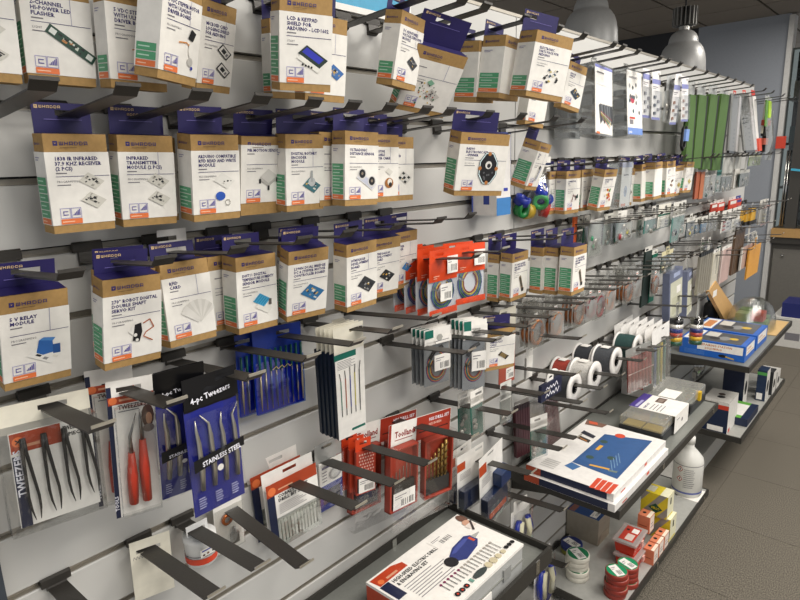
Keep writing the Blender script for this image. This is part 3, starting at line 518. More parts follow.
def label_sticker(p, x, y, w, h, bars=True):
    p.rect(x, y, x+w, y+h, PAPER)
    if bars:
        rd = random.Random(int(x*1e5)); q = x+w*.35
        while q < x+w*.9: p.rect(q, y+h*.12, q+w*.03, y+h*.5, BLACK); q += w*rd.choice((.05, .07, .09))
        p.rect(x+w*.08, y+h*.75, x+w*.6, y+h*.8, GREYINK); p.rect(x+w*.08, y+h*.62, x+w*.4, y+h*.66, GREYINK)
# tweezers in blister packs
t, W, H, D, zh, xh = hung('tweez_set', 'tweezer_set_pack', 'clear pack of four black tweezers, far left under the relay box', 'tweezers', 1.297, D=.03)
g = MB(); tab(g, W, H, zh, xh, D, CREAM, .018); g.build('hang_card', t)
g = MB(); g.box(.012, W-.006, .012, .013, .006, H-.004, PAPER); ins = g.build('insert_card', t)
p = MB(); p.frame((0, .012, 0), *FR[1:]); p.rect(.013, H-.032, W*.62, H-.005, REDBROWN); p.circ(.022, H-.017, .007, ORANGE); p.line(.019, H-.02, .025, H-.014, .0015, BLACK); p.line(.019, H-.014, .025, H-.02, .0015, BLACK)
p.rect(.03, H-.026, W*.4, H-.022, M('#d49a7a', .5)); p.rect(.013, .006, .026, H-.036, NAVY); p.text('TWEEZER SET', W*.64, H-.017, .006, BLACK, True, W*.3); p.text('4-PIECE', W*.64, H-.026, .005, BLACK, True, W*.3)
p.text('TWEEZERS', .0235, H*.35, .009, LIGHTINK, True, ang=math.pi/2); p.build('printed_card', ins)
for i in range(4):
    xx = W*(.27+.21*i); zt = H-.012; zb = .02+.004*i; g = MB(); h_ = zt-zb
    for q in (-1, 1): g.tube([(xx-.005+q*.001, .007, zt), (xx-.005+q*.0022, .006, zt-h_*.18), (xx-.001+q*.006, .006, zb+h_*.25), (xx+q*.0054, .006, zb+h_*.1), (xx+.001+q*.003, .006, zb-.006)], [.0026, .0024, .0018, .0015, .0005], BLACK, 6)
    g.build('tweezers', t)
shell(W, D, 0, H, CLEARHARD).build('blister', t)
def red_tweezers(key, label):
    t, W, H, D, zh, xh = hung(key, 'tweezer_pack', label, 'tweezers', 1.297, 'red handled tweezer packs', D=.014, dz=1)
    g = MB(); tab(g, W, 0, zh, xh, D, PAPER, .017, up=H-zh if H-zh > .008 else .012); c = g.build('card', t)
    p = MB(); p.frame((0, D, 0), *FR[1:]); p.rect(0, 0, W*.1, H*.96, NAVY); p.rect(W*.02, H*.83, W, H*.885, REDBROWN); p.circ(W*.12, H*.86, W*.09, ORANGE); p.rect(W*.25, H*.85, W*.75, H*.865, M('#d49a7a', .5))
    p.text('TWEEZERS', W*.22, H*.79, H*.032, BLACK, True, W*.6); p.rect(W*.22, H*.772, W*.66, H*.779, GREYINK)
    p.circ(W*.84, H*.71, W*.14, M('#5a4034', .6), 14, H*.085); p.circ(W*.86, H*.69, W*.07, M('#c29273', .6), 12, H*.045); p.circ(W*.84, H*.62, W*.13, M('#8d8078', .6), 12, H*.03)
    p.text('TOOLS', W*.075, .012, .005, LIGHTINK, True, ang=math.pi/2); p.build('printed_card', c)
    for nm, xx, pts in (('bent_tweezers', .38, [(.38, .10), (.39, .3), (.40, .48)]), ('straight_tweezers', .68, [(.68, .10), (.66, .35), (.655, .56)])):
        g = MB(); g.tube([(W*a, .006, H*b) for a, b in pts], [.0066, .0078, .0048], RED, 8); o = g.build(nm, t)
        g = MB(); tip = [(.40, .48), (.395, .6), (.56, .76)] if nm[0] == 'b' else [(.655, .56), (.64, .7), (.635, .78)]
        g.tube([(W*a, .006, H*b) for a, b in tip], [.0034, .0022, .0006], STEEL, 6); g.build('steel_tip', o)
    shell(W*.86, D, .004, H*.82, CLEARHARD, W*.12).build('blister', t)
red_tweezers('tweez_red_back', 'pack of red handled tweezers mostly hidden behind the front pack')
red_tweezers('tweez_red', 'front pack of two red handled tweezers on white card')
def pouch(key, label, sd):
    t, W, H, D, zh, xh = hung(key, 'tweezer_pouch', label, 'pouch', 1.297, 'blue tweezer pouches', D=.004, dz=1)
    g = wavy(W, H*.8, .005, 8, M('#1f2784', .35, bump=.1, scale=40), D, sd); g.box(0, W, D, D+.001, 0, H*.8, M('#23297f', .5)); bl = g.build('vinyl_body', t)
    g = wavy(W, H*.22, .004, 4, M('#111114', .28, bump=.3, scale=50), D, sd+1); o = g.build('black_header', t, (0, -.001, H*.78))
    g = MB(); tab(g, W, H*.8, zh, xh, D-.004, M('#111114', .3), .018, up=max(.012, H-zh)); g.build('hang_loop', t)
    p = MB(); p.frame((0, D-.0065, 0), *FR[1:]); p.text('4-pc Tweezers', W*.1, H*.06, W*.1, LIGHTINK, True, W*.75, .1); p.build('printed_title', o)
    for i in range(4):
        xx = W*(.16+.23*i); g = MB(); z0, z1 = H*.2, H*(.72+.03*(i % 2)); k = (.0, -.012, .003, .012)[i]
        g.tube([(xx, D-.007, z0), (xx+.001, D-.0085, z0+.03), (xx, D-.0085, z1-.035), (xx-.002, D-.008, z1-.016), (xx-.002+k, D-.007, z1)], [.0036, .0042, .0034, .0022, .0007], M('#b4b0a6', .3, .85), 7); g.build('steel_tweezers', t)
    p = MB(); p.frame((0, D-.013, 0), *FR[1:]); p.poly([(0, H*.36), (W*.98, H*.42), (W*.98, H*.49), (0, H*.45)], M('#121215', .4)); p.text('STAINLESS STEEL', W*.16, H*.385, W*.085, LIGHTINK, True, W*.76, .1)
    p.circ(W*.48, H*.33, W*.06, PAPER); p.build('band_with_button', t)
    p = MB(); p.frame((0, D-.0035, 0), *FR[1:])
    for q in range(3):
        for j in range(5): p.rect(W*(.08+.32*q), H*(.13-.018*j), W*(.2+.32*q+.02*(j % 2)), H*(.137-.018*j), M('#b9bce0', .5))
    p.build('printed_text', bl)
    wavy(W*1.02, H*.74, .013, 6, CLEAR, D-.003, sd+5).build('clear_sleeve', t)
pouch('pouch_back', 'blue tweezer pouch with black header, the one behind', 3)
pouch('pouch_front', 'blue tweezer pouch with black header, the front one with white button', 7)
def files(key, label, n, sd):
    t, W, H, D, zh, xh = hung(key, 'needle_file_pouch', label, 'pouch', 1.297, 'blue pouches of needle files', D=.006)
    g = wavy(W, H, .004, 6, M('#17338f', .3, bump=.1, scale=40), D, sd); g.build('vinyl_body', t)
    g = MB(); tab(g, W, H*.97, zh+.002, xh, D, M('#17338f', .35), .016, up=.014); g.build('hang_loop', t)
    for i in range(n):
        xx = W*(.08+.86*i/(n-1)); g = MB(); g.tube([(xx, .0, H*.56), (xx, 0, H*.86)], .0022, M('#0f5a52', .4), 6); f = g.build('file_handle', t)
        g = MB(); g.tube([(xx, 0, H*.05), (xx, 0, H*.3), (xx, 0, H*.56)], [.001, .0024, .0016], M('#a79b83', .35, .6), 5); g.build('file_blade', f)
    p = MB(); p.frame((0, -.003, 0), *FR[1:]); p.path([(W*(.3+.04*i), H*(.57+.02*((i*7) % 3))) for i in range(11)], .0012, M('#b9a465', .5)); p.build('printed_script', t)
    wavy(W, H*.7, .006, 5, clear('#8fb0ff', .14, .1), .001, sd+2).build('clear_sleeve', t)
P['file_a'] = [.565, -.035, 1.148, 0, .03, 0, .085, .135, .006]
files('file_a', 'narrow blue pouch of needle files beside the tweezer pouch', 7, 11)
files('file_b', 'wide blue pouch of needle files, next to the white carver cards', 9, 12)
# carver tool packs, five deep on one hook
ORD = ('front', 'second', 'third', 'fourth', 'rear', 'sixth', 'seventh')
def stackp(key, i, dy, dx=0, dz=0):
    q = list(P[key]); q[1] += dy*i; q[0] += dx*i; q[2] += dz*i; k = '%s#%d' % (key, i); P[k] = q; return k
for i in range(5):
    t, W, H, D, zh, xh = hung(stackp('carver', i, .0125), 'carver_tool_pack', ORD[i]+' pack of the five white carver tool cards with navy sides', 'tool pack', 1.297, 'carver tool packs', D=.0108, dz=1)
    g = MB(); g.box(0, W, .0005, D, 0, H*.84, M('#0e2033', .45)); g.box(.001, W, 0, .0006, 0, H*.845, PAPER if i == 0 else M('#0e2033', .45)); tab(g, W, H*.84, zh, xh, .0, CREAM, .015, up=max(.012, H-zh)); c = g.build('card_pack', t)
    if i == 0:
        p = MB(); p.frame((0, 0, 0), *FR[1:]); p.rect(-.001, H*.785, W*.72, H*.84, TEAL); p.rect(W*.5, H*.05, W*.97, H*.075, TEAL); p.circ(W*.53, H*.062, W*.05, TEAL)
        for j in range(6): p.rect(W*.08, H*(.765-.014*j), W*(.55+.12*(j % 2)), H*(.769-.014*j), GREYINK)
        for j, co in enumerate(('#1c6b58', '#9a4a2a', '#2b3a8a', '#b0a53a', '#33363a')):
            xx = W*(.17+.16*j); p.rect(xx-W*.016, H*.3, xx+W*.016, H*(.58+.015*j), M(co, .5)); p.line(xx, H*.23, xx, H*.3, W*.025, BLACK); p.line(xx, H*(.58+.015*j), xx+W*.02*(j-2), H*(.66+.015*j), W*.025, BLACK)
        p.build('printed_front', c)
g = MB(); tt = thing('blue_marker_pack', 'thin blue strip pack right behind the white carver cards', 'pack', (.757, -.1, 1.15), (0, 0, 0)); g.box(0, .012, 0, .006, 0, .1, M('#2b4fb5', .4)); g.box(-.002, .014, .006, .007, -.01, .128, HAZE); g.build('strip', tt); hook(.76, 1.297)
g = MB(); slot_plate(g, -.01, .02, .128, .155, .005, .14, .008, .0035, .006, .0068, CREAM); g.build('hang_tab', tt)
# cable bags
WIRES = ('#8a2f2a', '#c9b13a', '#2c4a8a', '#3a7a4c', '#c8683a', '#5a3a7a', '#33343a')
def cablebag(key, n, wh, gz=1.197):
    for i in range(n):
        t, W, H, D, zh, xh = hung(stackp(key, i, .0125), 'jumper_cable_bag', ORD[i]+' clear bag of jumper cables '+wh, 'cable bag', gz, 'clear bags of jumper cables', D=.006, dz=1)
        zc = H*.74
        g = MB(); tab(g, W, zc, zh, xh, 0, PAPER, .014); g.box(0, W, D*.5, D*.5+.0006, zc, H, PAPER); c = g.build('header_card', t)
        p = MB(); p.frame((0, 0, 0), *FR[1:]); p.rect(W*.02, H*.86, W*.32, H*.99, TEAL); p.circ(W*.55, zc+H*.1, W*.12, M('#a9a8a2', .5), 6); p.rect(W*.4, zc+H*.04, W*.9, zc+H*.05, GREYINK); p.build('printed_header', c)
        g = wavy(W, zc, .004, 5, CLEAR, .0015, i+2); g.build('clear_bag', t); g = MB(); g.box(.002, W-.002, .0075, .0082, .004, zc, M('#85898c', .35)); g.build('grey_backing', t)
        rd = random.Random(i+n)
        for j in range(6 if i == 0 else 3):
            r = W*(.27+.028*j); cx, cz = W*.5, H*.33; g = MB(); g.tube([(cx+r*math.cos(a)*.95, .004+.0008*j, cz+r*1.25*math.sin(a)) for a in [2.3+q*5.2/14 for q in range(15)]], .0019, M(WIRES[(j+i*2) % 7], .4), 5); g.build('wire', t)
        g = MB(); g.tube([(W*.22, .005, H*.5), (W*.4, .004, H*.62), (W*.7, .005, H*.66)], .0045, BLACK, 7); g.build('black_plugs', t)
        if i == 0:
            p = MB(); p.frame((0, -.0055, 0), *FR[1:]); label_sticker(p, W*.3, H*.3, W*.6, H*.27); p.build('barcode_label', t)
cablebag('cable_a', 4, 'in the left stack under the orange bags')
cablebag('cable_b', 4, 'in the right stack, left of the flat cable kit')
kit('flatcable', 1.197, '40 PIN GPIO|FEMALE FLAT|CABLE', 'cable', 'small kit box picturing a brown flat cable, below the orange bags', ps=.03, split=False, px=.6, py=.34)
t, W, H, D, zh, xh = hung('whitehang', 'white_hang_card', 'white plastic hang tab peeking above the grey cards box', 'hang tab', 1.497)
g = MB(); tab(g, W, -.06, max(zh, H-.02), xh, 0, PAPER, .016, up=.014); g.build('card', t)
t, W, H, D, zh, xh = hung('redcard', 'red_backed_pack', 'red card pack with white barcode, below the flat cable kit', 'pack', 1.197)
g = MB(); g.box(0, W, 0, .001, 0, H, M('#a8503f', .5)); tab(g, W, H, zh, xh, 0, CREAM); c = g.build('card', t); p = MB(); p.frame((0, 0, 0), *FR[1:]); label_sticker(p, W*.45, H*.06, W*.5, H*.2); p.build('barcode_label', c)
# orange topped bags
def orangebag(key, i, dy, label, gz=1.397, lab=1):
    t, W, H, D, zh, xh = hung(stackp(key, i, dy), 'ribbon_cable_bag', label, 'cable bag', gz, 'orange topped cable bags', D=.012, dz=1)
    zc = H*.52; zz = H-.014
    g = wavy(W, H-zc-.02, .004, 4, M('#dd4a20', .3, bump=.3, scale=40), .006, i+3); g.build('orange_top', t, (0, 0, zc))
    g = MB(); tab(g, W, H-.03, max(zh, H-.012), xh, .005, M('#dd4a20', .32, bump=.3, scale=40), .014, up=.01); g.build('hang_strip', t)
    g = wavy(W, H*.1, .003, 2, M('#dd4a20', .3), .006, i+4); g.build('orange_foot', t)
    g = MB(); g.box(0, W, .010, .011, .01, zc+.01, M('#c9cdd2', .4)); g.build('backing', t)
    for j in range(5):
        r = W*(.22+.045*j); g = MB(); g.tube([(W*.5+r*math.cos(a), .008, H*.34+r*.95*math.sin(a)) for a in [1.9+q*5.4/15 for q in range(16)]], .0018, M(WIRES[(j+i) % 7] if j < 4 else '#2c4a8a', .4), 5); g.build('wire', t)
    wavy(W, zc, .006, 4, CLEAR, .005, i+9).build('clear_window', t)
    p = MB(); p.frame((0, -.001, 0), *FR[1:]); label_sticker(p, W*.55, H*.62-.006*i, W*.38, H*.26)
    if lab == 2: label_sticker(p, W*.3, H*.22, W*.42, H*.26)
    p.frame((0, .002, 0), *FR[1:]); p.rect(W*.1, H*.6, W*.3, H*.612, M('#f0b8a0', .5)); p.rect(W*.1, H*.57, W*.22, H*.58, M('#f0b8a0', .5)); p.build('labels', t)
orangebag('bag1', 0, .03, 'front orange topped bag of coiled cables with two white labels', lab=2)
for i, w_ in ((1, 'second'), (2, 'third'), (3, 'rear')): orangebag('bag1', i, .034, w_+' orange topped cable bag behind the one with two labels')
orangebag('bag2', 0, .03, 'orange topped bag with a wide white window and blue cable ring, beside the kit boxes')
orangebag('bag2', 1, .035, 'orange topped bag hidden behind the blue cable ring bag')
# row above the lower left shelf
t, W, H, D, zh, xh = hung('blankcard', 'blank_price_card', 'blank cream card with rounded corners and pencil scribble on a low hook', 'card', .997, dz=1)
g = MB(); tab(g, W, 0, zh, xh, 0, CREAM, .019, up=max(.012, H-zh)); c = g.build('card', t)
p = MB(); p.frame((0, 0, 0), *FR[1:]); p.path([(W*.06+.0016*i, H*.7+.003*((i*5) % 3)) for i in range(14)], .0006, GREYINK); p.build('pencil_note', c)
t = thing('screw_tub', 'round white tub with an orange red band, hanging low on the left', 'tub', (.45, -.05, .922), group=None); t.scale = (1, 1, .8)
g = MB(); g.lathe([(0, 0), (.02, 0), (.026, .006), (.027, .055), (.0285, .06), (.0285, .07), (0, .072)], M('#e8e8e6', .3), 22); tb = g.build('tub_body', t)
g = MB(); g.lathe([(.0274, .012), (.0276, .026)], M('#d8482c', .4), 22); g.lathe([(.0276, .03), (.0277, .032)], GREYINK, 22); g.build('red_band', tb)
p = MB(); p.frame((-.016, -.0283, .03), (1, 0, 0), (0, 0, 1)); p.rect(0, .003, .03, .021, PAPER); p.rect(.003, .015, .022, .018, BLUEC); p.circ(.006, .007, .0024, M('#4a2c22')); p.circ(.014, .008, .0024, M('#7a4a2c')); p.circ(.024, .009, .0024, BLACK); p.build('paper_label', tb)
g = MB(); slot_plate(g, -.023, .017, .066, .096, -.005, .079, .016, .005, -.001, .001, M('#e8e8e6', .3)); g.build('hang_tab', t); hook(.452, .997)
t, W, H, D, zh, xh = hung('coppercard', 'copper_fitting_bag', 'clear bag on white card with a copper ring fitting, beside the white tub', 'bag', .997, D=.008)
g = MB(); tab(g, W, 0, max(zh, H-.012), xh, D, PAPER); g.build('card', t); g = MB(); g.lathe([(.006, 0), (.011, 0), (.011, .006), (.006, .006), (.006, 0)], M('#b4673a', .3, .9), 16, (W*.4, .001, H*.62), 'y'); g.build('copper_ring', t)
g = MB(); g.box(W*.5, W*.78, .002, .007, H*.1, H*.3, STEEL); g.tube([(W*.6, .004, H*.3), (W*.62, .003, H*.42)], .003, STEEL); g.build('metal_clip', t); wavy(W, H*.85, .004, 5, BAG, .004, 2).build('clear_bag', t)
for i in (1, 0):
    t, W, H, D, zh, xh = hung(stackp('bitset', i, .045, -.004, .004), 'drill_bit_pack', ('front', 'rear')[i]+' brown headed drill bit pack with a white card, low on the wall', 'drill pack', .997, 'brown headed drill bit packs', D=.016)
    g = MB(); tab(g, W, 0, max(zh, H-.01), xh, D, PAPER, .016); g.box(.004, W, .004, .0048, H*.45, H*.9, PAPER); c = g.build('card', t)
    p = MB(); p.frame((0, .0036, 0), *FR[1:]); p.rect(0, H*.8, W*.99, H*.98, REDBROWN); p.circ(W*.1, H*.87, W*.075, ORANGE); p.rect(W*.22, H*.85, W*.5, H*.87, M('#d49a7a')); p.rect(0, 0, W*.14, H*.8, NAVY); p.text('COBALT TWIST', W*.2, H*.74, H*.045, BLACK, True, W*.7); p.text('DRILL BIT SET', W*.2, H*.68, H*.045, BLACK, True, W*.6)
    for j in range(6): p.rect(W*.2, H*(.63-.025*j), W*(.6+.07*(j % 3)), H*(.636-.025*j), GREYINK)
    p.build('printed_card', c)
    for j in range(12): g = MB(); xx = W*(.22+.065*j); g.tube([(xx, .008, H*.06), (xx, .008, H*.38)], .0012+.00008*j, M('#b5b5ad', .3, .8), 5); g.build('drill_bit', t)
    shell(W*.84, D, H*.03, H*.44, clear('#f2f6f4', .2, .05), W*.15).build('clear_box', t)
t, W, H, D, zh, xh = hung('sawcard', 'saw_blade_pack', 'hanging pack with white top and blue lower half picturing a round saw blade', 'pack', .997, D=.008)
g = MB(); tab(g, W, H*.8, max(zh, H-.012), xh, D, HAZE); g.box(W*.1, W*.95, .002, .006, 0, H*.42, M('#2a3a8c', .4)); g.box(W*.1, W*.95, .003, .006, H*.42, H*.8, PAPER); c = g.build('card', t)
p = MB(); p.frame((0, .002, 0), *FR[1:]); p.circ(W*.68, H*.56, W*.24, M('#9a9a98', .4)); p.circ(W*.68, H*.56, W*.16, M('#c9c9c6', .4)); p.rect(W*.18, H*.7, W*.6, H*.74, INK); p.rect(W*.2, H*.1, W*.85, H*.34, NAVY)
for j in range(4): p.rect(W*.18, H*(.64-.05*j), W*.36, H*(.655-.05*j), GREYINK)
p.build('printed_card', c); wavy(W, H*.85, .003, 5, CLEAR, -.001, 3).build('clear_bag', t)
for i in range(4):
    t, W, H, D, zh, xh = hung(stackp('redcomb', i, .02, -.002), 'red_bit_holder', ORD[i]+' red perforated bit holder of the four in a row', 'bit holder', .997, 'red perforated bit holders', D=.008)
    g = MB(); g.box(0, W, 0, D, 0, H*.88, M('#b03c26', .4)); g.build('holder', t); g = MB(); tab(g, W*.8, H*.88, max(zh, H*.97), W*.4, D*.5, M('#d24420', .35), .01, up=.01); g.build('hang_tab', t)
    if i == 0:
        p = MB(); p.frame((0, 0, 0), *FR[1:])
        for a in range(6):
            for b_ in range(7): p.circ(W*(.16+.13*a+.05*(b_ % 2)), H*(.42+.065*b_), W*.045, M('#e0b8ac', .4), 6)
        label_sticker(p, W*.1, H*.03, W*.85, H*.3); p.rect(W*.02, H*.05, W*.09, H*.35, BLACK); p.build('barcode_label', t)
# opened drill cases on their cards
def drillcase(off, label, front):
    bx, by, bz = P['drillcard'][0]+off[0], P['drillcard'][1]+off[1], P['drillcard'][2]+off[2]
    t = thing('drill_case', label, 'drill case', (bx, by, bz), (0, 0, 0), 'open red drill cases')
    q = P['drillcard']; W, H = q[6], q[8-1] if False else q[7]
    W, H = q[6], q[7]
    zc = bz; hx = hook(1.005, .997)
    g = MB(); zz = hz(.997, -by)-bz+.003; slot_plate(g, 0, W, -.02, max(H, zz+.012), hx-bx, zz, .016, .004, .004, .005, PAPER); c = g.build('header_card', t, (0, 0, 0), q[3:6])
    p = MB(); p.frame((0, .004, 0), *FR[1:]); p.rect(0, -.016, W*.035, H, M('#9a2a1c')); p.rect(W*.42, -.012, W*.99, H*.98, M('#a8341f', .45)); p.text('Toolland', W*.09, H*.28, H*.3, M('#8a1a16', .5), True, W*.29); p.rect(W*.09, H*.12, W*.36, H*.16, M('#8a1a16', .5))
    p.text('HSS DRILL SET', W*.62, H*.62, H*.17, LIGHTINK, True, W*.35); p.text('HSS BOREN', W*.62, H*.38, H*.13, M('#e9b9a8'), True, W*.3); p.rect(W*.46, H*.12, W*.95, H*.18, M('#3a1410')); p.build('printed_header', c)
    for key, nb, nm in (('case_l', 6, 'case_half'), ('case_r', 6, 'case_half')):
        k = P[key]; Wc, Hc = k[6], k[7]; D = .02
        g = MB(); m = M('#a03a28', .4); g.box(0, Wc, D*.7, D, 0, Hc, m); g.box(0, Wc*.06, 0, D, 0, Hc, m); g.box(Wc*.94, Wc, 0, D, 0, Hc, m); g.box(0, Wc, 0, D, 0, Hc*.04, m); g.box(0, Wc, 0, D, Hc*.96, Hc, m)
        h = g.build(nm, t, (k[0]-P['drillcard'][0], k[1]-P['drillcard'][1], k[2]-P['drillcard'][2]), k[3:6], .0015)
        g = MB(); g.box(Wc*.08, Wc*.92, D*.25, D*.68, Hc*.05, Hc*(.3 if key == 'case_r' else .42), M('#2c2a28', .5)); g.build('bit_rack', h)
        if front:
            g = MB()
            for j in range(nb):
                xx = Wc*(.16+.125*j); r = .0012+.0006*j if key == 'case_r' else .0012
                z0, z1 = Hc*.3, Hc*(.62+.055*j if key == 'case_r' else .58+.03*j)
                g.tube([(xx, D*.4, z0), (xx, D*.4, z1)], r, M('#a8894c', .35, .7) if key == 'case_r' else M('#6a655c', .35, .7), 6)
                if key == 'case_r':
                    n = 5
                    for a in range(n): zz = z0+(z1-z0)*(a+.3)/n; g.tube([(xx-r, D*.4-r, zz), (xx+r, D*.4-r, zz+.006)], r*.45, M('#5c4a26', .4, .6), 4)
            g.build('drill_bits', h)
            if key == 'case_l':
                p = MB(); p.frame((0, -.001, 0), *FR[1:]); label_sticker(p, Wc*.1, Hc*.04, Wc*.78, Hc*.27); p.build('barcode_label', h)
    g = MB(); g.box(-.002, W*.99, -.024, .004, -.2, -.002, CLEAR, skip='Y'); g.build('clear_cover', t, (0, 0, 0), q[3:6])
drillcase((-.05, .072, -.006), 'red drill case pack hanging behind, only its card and edges showing', False)
drillcase((0, 0, 0), 'open red drill case with brass coloured bits, in front', True)
# generic small packs
def pk(key, gz, style, name, label, cat, c1='#e9e6df', c2='#12695a', c3='#1b1b1e', group=None, D=.008, reach=True):
    t, W, H, D, zh, xh = hung(key, name, label, cat, gz, group, D=D)
    m1, m2, m3 = M(c1, .5), M(c2, .45), M(c3, .4); g = MB(); rd = random.Random(sum(map(ord, key)))
    zh = max(zh, H+.006)
    if style == 'bag':
        tab(g, W, H*.86, zh, xh, D*.5, m1, full=W < .12); g.box(0, W, D*.5, D*.5+.0006, H*.8, H*1.0, m1); g.build('header_card', t)
        g = MB(); g.box(W*.02, W*.98, D*.8, D*.9, H*.04, H*.82, m2); g.build('backing', t)
        g = MB()
        for i in range(5):
            a, b = rd.uniform(.15, .7)*W, rd.uniform(.1, .55)*H; r = min(W, H)*rd.uniform(.07, .14); g.lathe([(0, -r*.4), (r, -r*.3), (r, r*.3), (0, r*.4)], m3 if i % 2 else M('#b9b6ae', .3, .6), 8, (a, D*.3, b), 'y')
        g.build('contents', t); wavy(W, H*.84, .004, 5, BAG, D*.2, len(key)+int(W*999)).build('clear_bag', t)
    elif style == 'card':
        tab(g, W, 0, zh, xh, D, m1, full=W < .2); c = g.build('card', t); p = MB(); p.frame((0, D, 0), *FR[1:]); p.rect(0, H*.88, W, H, m2); p.rect(W*.1, H*.8, W*.7, H*.82, GREYINK); p.rect(W*.1, H*.76, W*.5, H*.775, GREYINK); p.rect(0, 0, W, H*.06, m2); p.build('printed_card', c)
        g = MB()
        for i in range(5): a, b = W*(.18+.42*(i % 2)), H*(.12+.1*i); g.box(a, a+W*.2, D*.4, D, b, b+H*.07, m3 if i % 2 == 0 else M('#8f8d92', .5))
        g.build('contents', t); shell(W*.9, D, H*.05, H*.7, CLEARHARD, W*.05).build('blister', t)
    elif style == 'sticks':
        tab(g, W, H*.93, zh, xh, D*.5, m1, full=W < .2); g.build('header_card', t); n = 6
        for i in range(n):
            g = MB(); x0 = W*i/n; g.box(x0+W/n*.06, x0+W/n*.9, 0, D+.004, 0, H*.93, m2); g.box(x0+W/n*.06, x0+W/n*.9, -.0005, D, H*.93, H*1.02, m3); g.build('stick', t)
    elif style == 'sheet':
        tab(g, W, H*.99, zh, xh, D*.5, m3, full=W < .2); g.box(0, W, D*.4, D*.6, 0, H, m2); g.box(0, W*.06, 0, D, 0, H, m1); g.build('sheet', t)
    elif style == 'box':
        tab(g, W, H, zh, xh, D, m1, full=W < .2); g.box(0, W, 0, D, 0, H, m2); c = g.build('pack', t); p = MB(); p.frame((0, 0, 0), *FR[1:]); p.rect(W*.1, H*.55, W*.9, H*.9, m1); p.rect(W*.1, H*.1, W*.6, H*.14, m3); p.build('printed_front', c)
    return t, W, H, D
